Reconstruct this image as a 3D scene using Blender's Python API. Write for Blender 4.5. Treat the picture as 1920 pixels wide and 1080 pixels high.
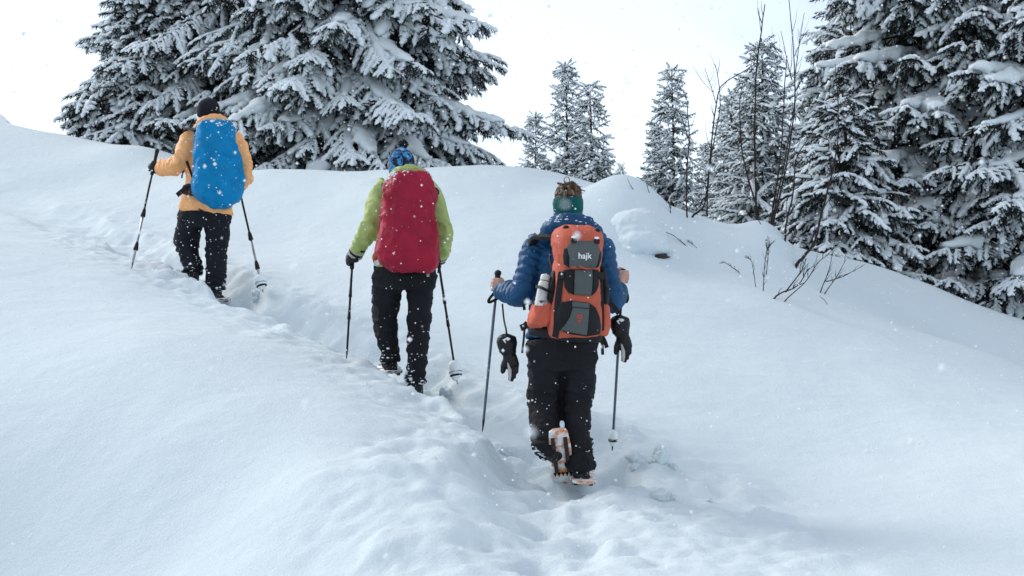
import bpy, bmesh, math, random
import numpy as np
from mathutils import Vector, Matrix, noise as mnoise

for o in list(bpy.data.objects):
    bpy.data.objects.remove(o, do_unlink=True)
scene = bpy.context.scene
COL = scene.collection
R = math.radians

# ------------------------------------------------------------------ camera
F = 1920 * 50.0 / 36.0          # focal length in photo pixels (50 mm on 36 mm)
EYE = 1.8
PITCH = R(2.0)
cam_d = bpy.data.cameras.new("camera")
cam_d.lens = 50; cam_d.sensor_width = 36; cam_d.clip_start = 0.05; cam_d.clip_end = 6000
cam_d.dof.use_dof = True; cam_d.dof.focus_distance = 9.5; cam_d.dof.aperture_fstop = 7.1
cam = bpy.data.objects.new("camera", cam_d); COL.objects.link(cam)
cam.location = (0, 0, EYE)
cam.rotation_euler = (R(90) + PITCH, 0, 0)
scene.camera = cam

# ------------------------------------------------------------------ sky, sun, exposure
SUN_EL, SUN_AZ = R(35), R(-52)          # azimuth from +Y, positive to the right
world = bpy.data.worlds.new("World"); scene.world = world; world.use_nodes = True
wn, wl = world.node_tree.nodes, world.node_tree.links
wn.clear()
sky = wn.new("ShaderNodeTexSky"); sky.sky_type = 'NISHITA'; sky.sun_disc = False
sky.sun_elevation = SUN_EL; sky.sun_rotation = SUN_AZ; sky.altitude = 1500
sky.air_density = 1.0; sky.dust_density = 3.0; sky.ozone_density = 1.0
skyk = wn.new("ShaderNodeVectorMath"); skyk.operation = 'SCALE'; skyk.inputs['Scale'].default_value = 0.085 / 0.15
tc = wn.new("ShaderNodeTexCoord")
mp = wn.new("ShaderNodeMapping"); mp.inputs['Scale'].default_value = (1.0, 1.0, 2.2)
nz = wn.new("ShaderNodeTexNoise"); nz.inputs['Scale'].default_value = 3.1; nz.inputs['Detail'].default_value = 6
nz.inputs['Roughness'].default_value = 0.5
cr = wn.new("ShaderNodeValToRGB")          # cloud sheet: white with faint grey bellies
cr.color_ramp.elements[0].position = 0.34; cr.color_ramp.elements[0].color = (1.6, 1.7, 1.8, 1)
cr.color_ramp.elements[1].position = 0.56; cr.color_ramp.elements[1].color = (2.75, 2.72, 2.66, 1)
add = wn.new("ShaderNodeVectorMath"); add.operation = 'ADD'
bg = wn.new("ShaderNodeBackground"); bg.inputs['Strength'].default_value = 0.15
wo = wn.new("ShaderNodeOutputWorld")
wl.new(tc.outputs['Generated'], mp.inputs['Vector']); wl.new(mp.outputs[0], nz.inputs['Vector'])
wl.new(nz.outputs['Fac'], cr.inputs['Fac'])
wl.new(sky.outputs[0], skyk.inputs[0])
wl.new(skyk.outputs[0], add.inputs[0]); wl.new(cr.outputs[0], add.inputs[1])
wl.new(add.outputs[0], bg.inputs['Color']); wl.new(bg.outputs[0], wo.inputs['Surface'])

sun_d = bpy.data.lights.new("sun", 'SUN'); sun_d.energy = 1.5; sun_d.angle = R(28); sun_d.color = (1.0, 0.965, 0.91)
sun = bpy.data.objects.new("sun", sun_d); COL.objects.link(sun)
sun.rotation_euler = Vector((-math.sin(SUN_AZ) * math.cos(SUN_EL), -math.cos(SUN_AZ) * math.cos(SUN_EL), -math.sin(SUN_EL))).to_track_quat('-Z', 'Y').to_euler()
sun.location = (0, 0, 60)

vs = scene.view_settings
vs.view_transform = 'Standard'; vs.look = 'None'; vs.gamma = 1; vs.exposure = 0.57; vs.use_curve_mapping = False
scene.render.engine = 'CYCLES'
scene.cycles.use_denoising = True
scene.cycles.max_bounces = 8; scene.cycles.diffuse_bounces = 4

# ------------------------------------------------------------------ helpers
CX, SX = math.cos(PITCH), math.sin(PITCH)
def at(px, py, d):
    """a photo pixel at depth d (metres along the view) as a point of the world"""
    a, b = (px - 960) / F * d, (540 - py) / F * d
    return Vector((a, d * CX - b * SX, EYE + d * SX + b * CX))

def noise_hash(ix, iy, iz, seed):
    h = (ix.astype(np.int64) * 374761393 + iy.astype(np.int64) * 668265263 + iz.astype(np.int64) * 2147483647 + seed * 1274126177) & 0xffffffff
    h = ((h ^ (h >> 13)) * 1274126177) & 0xffffffff
    h = ((h ^ (h >> 16)) * 2246822519) & 0xffffffff
    return ((h ^ (h >> 15)) & 0xffffff) / float(0xffffff)
def vnoise(x, y, z=None, seed=0):
    """value noise in -1..1, vectorised"""
    x = np.asarray(x, float); y = np.asarray(y, float)
    z = np.zeros_like(x) if z is None else np.asarray(z, float)
    ix, iy, iz = np.floor(x), np.floor(y), np.floor(z)
    fx, fy, fz = x - ix, y - iy, z - iz
    ux, uy, uz = [f * f * f * (f * (f * 6 - 15) + 10) for f in (fx, fy, fz)]
    r = 0
    for a in (0, 1):
        for b in (0, 1):
            for c in (0, 1):
                w = (ux if a else 1 - ux) * (uy if b else 1 - uy) * (uz if c else 1 - uz)
                r = r + w * noise_hash(ix + a, iy + b, iz + c, seed)
    return r * 2 - 1
def fbm(x, y, z=None, seed=0, octaves=4, gain=0.5):
    r, a, f = 0, 1.0, 1.0
    for k in range(octaves):
        r = r + a * vnoise(np.asarray(x) * f + 17.3 * k, np.asarray(y) * f + 5.1 * k, None if z is None else np.asarray(z) * f, seed + k)
        a *= gain; f *= 2.03
    return r
def sstep(a, b, x):
    t = np.clip((x - a) / (b - a), 0, 1)
    return t * t * (3 - 2 * t)

def mesh_np(name, V, faces_list, smooth=True):
    """faces_list: list of int arrays (n,3) / (n,4)"""
    V = np.asarray(V, np.float32)
    me = bpy.data.meshes.new(name)
    me.vertices.add(len(V)); me.vertices.foreach_set('co', V.ravel())
    fl = [np.asarray(f, np.int32) for f in faces_list if len(f)]
    nl = sum(f.size for f in fl); nf = sum(len(f) for f in fl)
    me.loops.add(nl); me.polygons.add(nf)
    me.loops.foreach_set('vertex_index', np.concatenate([f.ravel() for f in fl]))
    tot = np.concatenate([np.full(len(f), f.shape[1], np.int32) for f in fl])
    st = np.concatenate([[0], np.cumsum(tot)[:-1]]).astype(np.int32)
    me.polygons.foreach_set('loop_start', st)
    me.polygons.foreach_set('loop_total', tot)
    me.polygons.foreach_set('use_smooth', np.full(nf, smooth, bool))
    me.update(calc_edges=True)
    return me

def link(name, me, mat=None, parent=None, loc=None):
    o = bpy.data.objects.new(name, me); COL.objects.link(o)
    if mat is not None:
        if not me.materials: me.materials.append(mat)
    if parent is not None: o.parent = parent
    if loc is not None: o.location = loc
    return o
def tag(o, label=None, cat=None, group=None, kind=None):
    if label: o['label'] = label
    if cat: o['category'] = cat
    if group: o['group'] = group
    if kind: o['kind'] = kind
    return o
def empty(name, loc, label, cat, group=None):
    o = bpy.data.objects.new(name, None); COL.objects.link(o)
    o.empty_display_size = 0.1; o.location = loc
    return tag(o, label, cat, group)

# ------------------------------------------------------------------ materials
def new_mat(name):
    m = bpy.data.materials.new(name); m.use_nodes = True
    nt = m.node_tree; b = nt.nodes['Principled BSDF']
    return m, nt, b
def simple(name, col, rough=0.6, spec=0.3, var=0.0, vscale=20, bump=0.0, bscale=60, metal=0.0, sheen=0.0, detail=4):
    m, nt, b = new_mat(name)
    b.inputs['Base Color'].default_value = (*col, 1); b.inputs['Roughness'].default_value = rough
    b.inputs['Specular IOR Level'].default_value = spec; b.inputs['Metallic'].default_value = metal
    if sheen: b.inputs['Sheen Weight'].default_value = sheen
    t = nt.nodes.new('ShaderNodeTexCoord')
    if var:
        n = nt.nodes.new('ShaderNodeTexNoise'); n.inputs['Scale'].default_value = vscale; n.inputs['Detail'].default_value = detail
        r = nt.nodes.new('ShaderNodeValToRGB')
        r.color_ramp.elements[0].position = 0.3; r.color_ramp.elements[1].position = 0.7
        r.color_ramp.elements[0].color = (*[c * (1 - var) for c in col], 1)
        r.color_ramp.elements[1].color = (*[min(1, c * (1 + var)) for c in col], 1)
        nt.links.new(t.outputs['Object'], n.inputs['Vector']); nt.links.new(n.outputs['Fac'], r.inputs['Fac'])
        nt.links.new(r.outputs['Color'], b.inputs['Base Color'])
    if bump:
        n2 = nt.nodes.new('ShaderNodeTexNoise'); n2.inputs['Scale'].default_value = bscale; n2.inputs['Detail'].default_value = 5
        bp = nt.nodes.new('ShaderNodeBump'); bp.inputs['Strength'].default_value = 1.0; bp.inputs['Distance'].default_value = bump
        nt.links.new(t.outputs['Object'], n2.inputs['Vector']); nt.links.new(n2.outputs['Fac'], bp.inputs['Height'])
        nt.links.new(bp.outputs['Normal'], b.inputs['Normal'])
    return m
def cloth(name, col, rough=0.75, dust=0.0, weave=0.0006, fold=0.006, fscale=14, var=0.12, sheen=0.0, spec=0.25):
    """woven cloth: mottled colour, fold and weave relief, flecks of settled snow"""
    m, nt, b = new_mat(name); L = nt.links; N = nt.nodes
    t = N.new('ShaderNodeTexCoord')
    n = N.new('ShaderNodeTexNoise'); n.inputs['Scale'].default_value = 9; n.inputs['Detail'].default_value = 6
    L.new(t.outputs['Object'], n.inputs['Vector'])
    r = N.new('ShaderNodeValToRGB'); r.color_ramp.elements[0].position = 0.3; r.color_ramp.elements[1].position = 0.72
    r.color_ramp.elements[0].color = (*[c * (1 - var) for c in col], 1); r.color_ramp.elements[1].color = (*[min(1, c * (1 + var)) for c in col], 1)
    L.new(n.outputs['Fac'], r.inputs['Fac'])
    out = r.outputs['Color']
    rough_s = None
    if dust > 0:
        v = N.new('ShaderNodeTexNoise'); v.inputs['Scale'].default_value = 75; v.inputs['Detail'].default_value = 3; v.inputs['Roughness'].default_value = 0.7
        L.new(t.outputs['Object'], v.inputs['Vector'])
        rr = N.new('ShaderNodeValToRGB'); rr.color_ramp.elements[0].position = 0.735 - 0.12 * dust; rr.color_ramp.elements[1].position = 0.775 - 0.12 * dust
        L.new(v.outputs['Fac'], rr.inputs['Fac'])
        mx = N.new('ShaderNodeMix'); mx.data_type = 'RGBA'
        L.new(rr.outputs['Color'], mx.inputs['Factor']); L.new(out, mx.inputs['A'])
        mx.inputs['B'].default_value = (0.8, 0.84, 0.88, 1)
        out = mx.outputs['Result']
    L.new(out, b.inputs['Base Color'])
    b.inputs['Roughness'].default_value = rough; b.inputs['Specular IOR Level'].default_value = spec
    if sheen: b.inputs['Sheen Weight'].default_value = sheen
    f = N.new('ShaderNodeTexNoise'); f.inputs['Scale'].default_value = fscale; f.inputs['Detail'].default_value = 3; f.inputs['Distortion'].default_value = 1.2
    L.new(t.outputs['Object'], f.inputs['Vector'])
    w = N.new('ShaderNodeTexNoise'); w.inputs['Scale'].default_value = 380; w.inputs['Detail'].default_value = 2
    L.new(t.outputs['Object'], w.inputs['Vector'])
    b1 = N.new('ShaderNodeBump'); b1.inputs['Distance'].default_value = fold; L.new(f.outputs['Fac'], b1.inputs['Height'])
    b2 = N.new('ShaderNodeBump'); b2.inputs['Distance'].default_value = weave; L.new(w.outputs['Fac'], b2.inputs['Height'])
    L.new(b1.outputs['Normal'], b2.inputs['Normal']); L.new(b2.outputs['Normal'], b.inputs['Normal'])
    return m
def snow_mat(name, scale=1.0, fine=0.004, mid=0.012, col=(0.655, 0.74, 0.77)):
    m, nt, b = new_mat(name); L = nt.links; N = nt.nodes
    b.inputs['Base Color'].default_value = (*col, 1); b.inputs['Roughness'].default_value = 0.85
    b.inputs['Specular IOR Level'].default_value = 0.15
    t = N.new('ShaderNodeTexCoord')
    a = N.new('ShaderNodeTexNoise'); a.inputs['Scale'].default_value = 7 * scale; a.inputs['Detail'].default_value = 5; a.inputs['Roughness'].default_value = 0.55
    c = N.new('ShaderNodeTexNoise'); c.inputs['Scale'].default_value = 70 * scale; c.inputs['Detail'].default_value = 4; c.inputs['Roughness'].default_value = 0.7
    for q in (a, c): L.new(t.outputs['Object'], q.inputs['Vector'])
    b1 = N.new('ShaderNodeBump'); b1.inputs['Distance'].default_value = mid; L.new(a.outputs['Fac'], b1.inputs['Height'])
    b2 = N.new('ShaderNodeBump'); b2.inputs['Distance'].default_value = fine; L.new(c.outputs['Fac'], b2.inputs['Height'])
    L.new(b1.outputs['Normal'], b2.inputs['Normal']); L.new(b2.outputs['Normal'], b.inputs['Normal'])
    return m

M = {}
M['snow'] = snow_mat('snow_ground', 1.0, 0.0062, 0.012)
M['snow_soft'] = snow_mat('snow_soft', 1.6, 0.003, 0.012, (0.80, 0.86, 0.885))
M['snow_branch'] = simple('snow_on_branches', (0.84, 0.90, 0.925), 0.85, 0.1)
M['flake'] = simple('snowflake', (0.9, 0.92, 0.94), 0.9, 0.05)
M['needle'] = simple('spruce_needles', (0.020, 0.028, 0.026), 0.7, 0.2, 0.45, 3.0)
M['needle_hazed'] = simple('spruce_needles_hazed', (0.026, 0.036, 0.038), 0.7, 0.2, 0.4, 2.0)  # slight haze put into the colour: lighter, bluer needles for distant trees
M['bark'] = simple('spruce_bark', (0.045, 0.036, 0.03), 0.9, 0.1, 0.4, 18, 0.01, 40)
M['twig'] = simple('twig_bark', (0.035, 0.026, 0.024), 0.8, 0.15, 0.4, 30, 0.002, 90)
M['rock'] = simple('dark_rock', (0.05, 0.048, 0.05), 0.9, 0.2, 0.5, 9, 0.02, 12)

# ================================================================== the ground
# (photo pixel, photo pixel, depth) of points on the snow, and free points (x, y, height against the eye)
GP = [(0,1080,7.3),(300,1080,7.0),(600,1080,6.4),(0,850,8.1),(300,850,7.8),(600,900,7.1),
 (0,650,9.4),(250,650,9.1),(450,700,8.7),(650,770,8.2),(800,860,7.6),(880,1000,6.4),
 (300,512,12.3),(430,562,11.9),(560,622,10.9),(700,692,9.4),(800,765,8.7),(960,848,7.75),(150,462,13.6),(0,415,15.2),(150,560,10.6),(320,590,10.4),
 (1148,842,8.3),(857,718,9.7),(492,543,12.5),(1000,700,10.2),(700,560,12.2),(560,450,14.5),(900,560,12.0),(1100,600,11.5),(1100,500,13.0),
 (300,420,15.5),(150,350,17.5),(0,300,18.5),(840,357,15.0),(1000,360,15.0),(700,366,15.2),
 (500,316,16.8),(700,319,16.8),(900,315,16.8),(1020,323,16.5),(250,281,18.5),(80,248,20),(0,233,20.5),(-200,200,22),
 (1085,352,15.3),(1180,372,14.7),(1290,408,14.8),(1180,445,13.9),(1200,495,13.5),
 (1350,416,15.2),(1430,425,15.0),(1500,474,15.2),(1480,525,14.0),(1400,475,14.2),(1300,470,14.0),(1300,560,12.6),(1480,562,13.1),
 (1560,480,16.2),(1640,494,16.8),(1740,530,16.8),(1830,567,16.5),(1920,605,16.0),(2050,660,15.5),
 (1700,619,13.6),(1800,649,13.2),(1920,693,12.6),(2050,750,12.0),
 (1400,1080,6.2),(1650,1080,6.2),(1920,1080,6.0),(1300,900,8.2),(1500,850,8.9),(1700,850,8.9),(1920,850,8.6),
 (1700,745,10.4),(1640,775,9.9),(1920,765,10.4),(1400,700,10.5),(1550,640,12.0),(1300,1000,7.0),(1062,895,8.0),(1050,1050,6.25)]
GW = [(-3,19,1.85),(0,19,1.7),(-7,24,2.8),(-3,24,1.0),(0,24,.7),(-9,30,1.8),(4.75,14.4,-.14),(6,19,0),(4.5,19.5,.35),(8,22,-.9),(2,18.5,1.0),
 (3,21,.4),(3,26,-1.0),(8,28,-2.2),(0,30,-.3),(14,20,-1.6),(0,0,-1.8),(-4,2,-1.2),(4,2,-1.75),(0,-6,-2.6),(-8,6,-.1),(-8,12,1.3),(-14,14,1.6),
 (9,8,-1.3),(12,14,-1.3),(-14,25,2.4),(10,-4,-3),(-10,-4,-1.8)]
P0 = np.array([tuple(at(*g)) for g in GP] + [(x, y, z + EYE) for x, y, z in GW])
def tps_k(r2): return 0.5 * r2 * np.log(r2 + 1e-9)
_n = len(P0)
_K = tps_k(((P0[:, None, :2] - P0[None, :, :2]) ** 2).sum(-1)) + np.eye(_n) * 0.004
_A = np.zeros((_n + 3, _n + 3)); _A[:_n, :_n] = _K
_A[:_n, _n] = 1; _A[:_n, _n + 1:] = P0[:, :2]; _A[_n:, :_n] = _A[:_n, _n:].T
_W = np.linalg.solve(_A, np.concatenate([P0[:, 2], np.zeros(3)]))
def base_h(x, y):
    z = _W[_n] + _W[_n + 1] * x + _W[_n + 2] * y
    for i in range(_n):
        z = z + _W[i] * tps_k((x - P0[i, 0]) ** 2 + (y - P0[i, 1]) ** 2)
    return z
# the beaten track: points of its floor
TRAIL = np.array([tuple(at(*t)) for t in [(1040,1300,4.2),(1050,1085,6.15),(1066,918,8.0),(920,842,8.8),(778,757,9.56),(590,668,11.0),(398,573,12.5),(215,488,14.3),(60,430,16.1),(-110,372,18.0),(-400,330,20)]])
def trail_dist(x, y):
    """distance to the track's middle line, its floor height there, the side (positive = uphill right) and the run along it"""
    best = np.full(x.shape, 1e9); fz = np.zeros(x.shape); side = np.zeros(x.shape); run = np.zeros(x.shape); s0 = 0
    for a, b in zip(TRAIL[:-1], TRAIL[1:]):
        dx, dy = b[0] - a[0], b[1] - a[1]; L2 = dx * dx + dy * dy
        t = np.clip(((x - a[0]) * dx + (y - a[1]) * dy) / L2, 0, 1)
        qx, qy = x - (a[0] + t * dx), y - (a[1] + t * dy)
        d = np.hypot(qx, qy); m = d < best
        best = np.where(m, d, best); fz = np.where(m, a[2] + t * (b[2] - a[2]), fz)
        side = np.where(m, np.sign(dx * qy - dy * qx) * -1, side); run = np.where(m, s0 + t * math.sqrt(L2), run); s0 += math.sqrt(L2)
    return best, fz, side, run
def bump(x, y, c, rx, ry, h, p=2.0):
    q = ((x - c[0]) / rx) ** 2 + ((y - c[1]) / ry) ** 2
    return h * np.exp(-q ** (p / 2))
MOUND = at(1180, 400, 14.5); STUMP = at(1440, 425, 14.75)
SHADE_HOLES = [(at(1152, 880, 8.12).x, at(1152, 880, 8.12).y, .13, .13), (at(826, 742, 9.6).x, at(826, 742, 9.6).y, .13, .11), (at(456, 566, 12.45).x, at(456, 566, 12.45).y, .17, .12), (at(1040, 905, 7.9).x, at(1040, 905, 7.9).y, .12, .05)]
def height(x, y):
    x = np.asarray(x, float); y = np.asarray(y, float)
    z = base_h(x, y)
    # snow mound over a boulder and the snow-capped stump
    z = z + bump(x, y, MOUND, 0.44, 0.52, 0.25, 2.6) + bump(x, y, STUMP, 0.24, 0.34, 0.11, 2.6)
    # soft drift relief
    z = z + 0.022 * fbm(x * 0.8, y * 0.6, seed=3, octaves=3) + 0.004 * fbm(x * 3.2, y * 4.5, seed=9, octaves=4)
    # beaten track
    wob = 0.10 * vnoise(x * 1.7, y * 1.7, seed=21) + 0.05 * vnoise(x * 5, y * 5, seed=22)
    d, fz, side, run = trail_dist(x, y)
    dd = d + wob
    near = sstep(4.6, 3.4, run)                       # wide trodden stretch in the foreground
    hw = np.where(side < 0, 0.13, 0.24) + np.where(side < 0, 0.10, 0.06) * near
    wall = np.where(side < 0, 0.15, 0.24) + np.where(side < 0, 0.30, 0.26) * near
    t = (1 - sstep(hw, hw + wall, dd)) * (1 - 0.6 * sstep(10.2, 12.5, run))
    kk = np.round(run / 0.34); lat = d * side; tl = np.where(np.mod(kk, 2) > 0.5, 0.105, -0.105)      # snowshoe prints, left and right in turn
    pq = ((run - kk * 0.34) / 0.17) ** 2 + ((lat - tl) / 0.088) ** 2
    steps = -0.06 * np.exp(-pq ** 2) + 0.02
    floor = fz + 0.03 * fbm(x * 6, y * 6, seed=31, octaves=4) + steps
    z = z * (1 - t) + np.minimum(floor, z + 0.02) * t
    # thrown-up clods along both sides
    clod = np.exp(-(np.abs(dd - hw - wall * 0.9 - 0.10 * near) / (0.24 + np.where(side < 0, 0.14, 0.32) * near)) ** 2.6)
    blobs = np.maximum(0, fbm(x * 3.6, y * 3.6, seed=41, octaves=4, gain=0.45)) ** 1.2
    far = sstep(17, 12, y)
    z = z + sstep(24, 11, run) * clod * (0.026 + (0.085 - 0.035 * near) * blobs) * (0.6 + 0.35 * near) * (0.35 + 0.65 * far)
    fine = np.exp(-(np.maximum(0, dd - 0.5 - 0.45 * near) / 0.3) ** 2)
    ridged = 1 - np.abs(fbm(x * 9, y * 9, seed=55, octaves=3))
    z = z + fine * (0.017 * fbm(x * 12, y * 12, seed=51, octaves=4) + 0.013 * (ridged - 0.6)) * (0.45 + 0.55 * far) * (1 - 0.3 * near)
    # footprint hollows beside the boots, dug to darken the shade at the feet
    for hx, hy, hr, hd_ in SHADE_HOLES: z = z - hd_ * np.exp(-((((x - hx) / hr) ** 2 + ((y - hy) / (hr * 1.3)) ** 2) ** 2))
    # away from the place the hill runs out into a wide valley
    rr = np.hypot(x, y - 10)
    o = sstep(24, 75, rr)
    valley = -9 - 0.02 * rr + 3.0 * fbm(x * 0.02, y * 0.02, seed=61, octaves=3)
    return z * (1 - o) + valley * o
def hz(x, y): return float(height(np.array([x]), np.array([y]))[0])

def axis(lo, hi, step, far, grow=1.16):
    a = list(np.arange(lo, hi + step / 2, step))
    s = step; p = lo; L = []
    while p > -far: s *= grow; p -= s; L.append(p)
    s = step; p = hi; Rr = []
    while p < far: s *= grow; p += s; Rr.append(p)
    return np.array(L[::-1] + a + Rr)
gx = axis(-4.6, 4.4, 0.03, 2500); 
_ya = list(np.arange(4.6, 10.2, 0.03)) + list(np.arange(10.2, 18.0, 0.045))
s = 0.045; p = 18.0; _yb = []
while p < 2500: s *= 1.12; p += s; _yb.append(p)
s = 0.03; p = 4.6; _yc = []
while p > -2500: s *= 1.16; p -= s; _yc.append(p)
gy = np.array(_yc[::-1] + _ya[1:] + _yb)
XX, YY = np.meshgrid(gx, gy)
ZZ = height(XX.ravel(), YY.ravel())
nx, ny = len(gx), len(gy)
idx = np.arange(nx * ny).reshape(ny, nx)
Q = np.stack([idx[:-1, :-1], idx[:-1, 1:], idx[1:, 1:], idx[1:, :-1]], -1).reshape(-1, 4)
ground = link('snow_ground', mesh_np('snow_ground', np.stack([XX.ravel(), YY.ravel(), ZZ], -1), [Q]), M['snow'])
tag(ground, 'white snow slope with a trodden track', None, None, 'structure')

# far mountain that shows at the left edge
def mountain():
    n = 90; u = np.linspace(-1, 1, n); X, Y = np.meshgrid(u * 330, u * 330)
    r = np.hypot(X, Y) / 330
    Z = 288 * np.maximum(0, 1 - r) ** 0.95 + 26 * (1 - np.abs(fbm(X / 70, Y / 70, seed=71, octaves=5))) * (1 - r).clip(0, 1) - 30
    Z = np.where(r > 1, -30 - 20 * (r - 1), Z)
    i = np.arange(n * n).reshape(n, n)
    q = np.stack([i[:-1, :-1], i[:-1, 1:], i[1:, 1:], i[1:, :-1]], -1).reshape(-1, 4)
    m, nt, b = new_mat('snowy_rock'); N = nt.nodes; L = nt.links
    t = N.new('ShaderNodeTexCoord'); nn = N.new('ShaderNodeTexNoise'); nn.inputs['Scale'].default_value = 0.06; nn.inputs['Detail'].default_value = 8
    L.new(t.outputs['Object'], nn.inputs['Vector'])
    r_ = N.new('ShaderNodeValToRGB'); r_.color_ramp.elements[0].position = 0.36; r_.color_ramp.elements[1].position = 0.5
    r_.color_ramp.elements[0].color = (0.5, 0.47, 0.46, 1); r_.color_ramp.elements[1].color = (0.86, 0.88, 0.9, 1)
    L.new(nn.outputs['Fac'], r_.inputs['Fac']); L.new(r_.outputs['Color'], b.inputs['Base Color'])
    b.inputs['Roughness'].default_value = 0.9; b.inputs['Specular IOR Level'].default_value = 0.1
    o = link('mountain', mesh_np('mountain', np.stack([X.ravel(), Y.ravel(), Z.ravel()], -1), [q]), m)
    o.location = (-470, 900, -8)
    tag(o, 'pale snowy mountainside far behind the slope', None, None, 'structure')
mountain()

# ================================================================== snowy spruces
def spindle(p, d, L, r, n=3, segs=2, rng=None, flat=1.0, taper=0.35):
    """short closed finger from p along d: verts, tris"""
    d = d / np.linalg.norm(d)
    u = np.cross(d, [0, 0, 1.0]); u /= (np.linalg.norm(u) + 1e-9); w = np.cross(u, d)
    V = [p]; T = []
    for k in range(segs):
        t = (k + 1) / (segs + 1); rr = r * (1 - (1 - taper) * abs(2 * t - 0.9) ** 1.5)
        for j in range(n):
            a = 2 * math.pi * j / n + 0.5 * k
            q = rr * (1 + (0.3 * (rng.random() - 0.5) if rng else 0))
            V.append(p + d * L * t + u * math.cos(a) * q + w * math.sin(a) * q * flat)
    V.append(p + d * L)
    for j in range(n):
        T.append((0, 1 + (j + 1) % n, 1 + j))
        for k in range(segs - 1):
            a, b = 1 + k * n + j, 1 + k * n + (j + 1) % n
            T += [(a, b, b + n), (a, b + n, a + n)]
        T.append((1 + (segs - 1) * n + j, 1 + (segs - 1) * n + (j + 1) % n, len(V) - 1))
    return np.array(V), np.array(T)
def merge(parts):
    V, T, o = [], [], 0
    for v, t in parts:
        V.append(v); T.append(np.asarray(t) + o); o += len(v)
    return np.concatenate(V), np.concatenate(T)
def spray_lines(rng, ntw):
    """main stem and side twigs of a unit spray: list of (start, direction, length, t)"""
    def ax(t): return np.array([t, 0.04 * math.sin(4 * t), 0.06 * t - 0.34 * t ** 1.7])
    out = []
    for k in range(4):
        a, b = ax(k / 4), ax((k + 1) / 4); out.append((a, (b - a) / np.linalg.norm(b - a), np.linalg.norm(b - a) * 1.15, k / 4, True))
    for k in range(ntw):
        t = 0.10 + 0.84 * (k + 0.5 * rng.random()) / ntw; s = 1 if k % 2 else -1
        ang = R(38 + 22 * rng.random()); L = (0.40 - 0.22 * t) * (0.75 + 0.5 * rng.random())
        d = np.array([math.cos(ang), s * math.sin(ang), -0.25 - 0.95 * rng.random()])
        out.append((ax(t), d / np.linalg.norm(d), L, t, False))
    return out
def proto_needles(seed, ntw, nn, core):
    rng = random.Random(seed); parts = []
    for p, d, L, t, main in spray_lines(rng, ntw):
        parts.append(spindle(p, d, L, core * (1.0 if main else 1.1), 3, 2, rng))
        V, T = [], []
        for i in range(nn if not main else nn // 2):
            s = (i + 0.6) / nn; ph = rng.random() * 6.283
            u = np.cross(d, [0.1, 0.2, 1]); u /= np.linalg.norm(u); w = np.cross(d, u)
            rad = u * math.cos(ph) + w * math.sin(ph)
            nd = d * 0.75 + rad * 0.75 + np.array([0, 0, -0.25]); wd = np.cross(nd, rad + d * .3); wd = wd / (np.linalg.norm(wd) + 1e-9) * 0.017
            b = p + d * L * s; l = 0.075 + 0.05 * rng.random()
            o = len(V); V += [b - wd, b + wd, b + nd * l]; T.append((o, o + 1, o + 2))
        if V: parts.append((np.array(V), np.array(T)))
    return merge(parts)
def proto_snow(seed, ntw, amount):
    rng = random.Random(seed); parts = []
    rs = random.Random(seed + 500)
    for p, d, L, t, main in spray_lines(rng, ntw):
        for _ in range(14): rng.random()
        if main:
            parts.append(spindle(p + np.array([-0.02, 0, 0.035]), d, L * 1.25, 0.060 * amount * (0.8 + 0.5 * rs.random()), 5, 3, rs, 0.62, 0.55))
        elif rs.random() < 0.82:
            parts.append(spindle(p + d * L * 0.08 + np.array([0, 0, 0.035]), d * np.array([1, 1, 0.9]), L * (0.72 + 0.25 * rs.random()), 0.046 * amount * (0.7 + 0.6 * rs.random()), 4, 2, rs, 0.7, 0.5))
    return merge(parts)
def proto_set(seed, ntw, nn, core, amount, n=5):
    a, b = [], []
    for k in range(n):
        a.append(proto_needles(seed + k, ntw, nn, core)); b.append(proto_snow(seed + k, ntw, amount))
    return a, b
HI = proto_set(100, 12, 14, 0.019, 1.55, 8)
HEAVY = proto_set(300, 11, 12, 0.019, 1.9, 8)
LO = proto_set(200, 6, 5, 0.028, 1.55, 4)

class Bag:
    """gathers placements of prototype sprays; they become one foliage mesh whose sprays are set out by geometry nodes"""
    def __init__(s): s.pos, s.rot, s.sc, s.idx = [], [], [], []
    def add(s, key, proto, Mx, p):
        m, k = Mx; s.pos.append((p[0], p[1], p[2])); s.rot.append(m); s.sc.append(k); s.idx.append(key)
    def mesh(s, name, protos, mat, smooth):
        V, T, grp, o = [], [], [], 0
        for k, (v, t) in enumerate(protos): V.append(v); T.append(t + o); grp += [k] * len(t); o += len(v)
        n = len(s.pos); nv0 = o
        me = mesh_np(name, np.concatenate(V + [np.array(s.pos)]), [np.concatenate(T)], smooth)
        at_ = me.attributes.new('is_spot', 'BOOLEAN', 'POINT'); q = np.zeros(nv0 + n, bool); q[nv0:] = True; at_.data.foreach_set('value', q)
        at_ = me.attributes.new('kind_id', 'INT', 'FACE'); at_.data.foreach_set('value', np.array(grp, np.int32))
        at_ = me.attributes.new('pick', 'INT', 'POINT'); q = np.zeros(nv0 + n, np.int32); q[nv0:] = s.idx; at_.data.foreach_set('value', q)
        at_ = me.attributes.new('size', 'FLOAT', 'POINT'); q = np.ones(nv0 + n, np.float32); q[nv0:] = s.sc; at_.data.foreach_set('value', q)
        e = np.zeros((nv0 + n, 3), np.float32); e[nv0:] = euler_xyz(np.array(s.rot))
        at_ = me.attributes.new('turn', 'FLOAT_VECTOR', 'POINT'); at_.data.foreach_set('vector', e.ravel())
        me.materials.append(mat); return me
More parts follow.
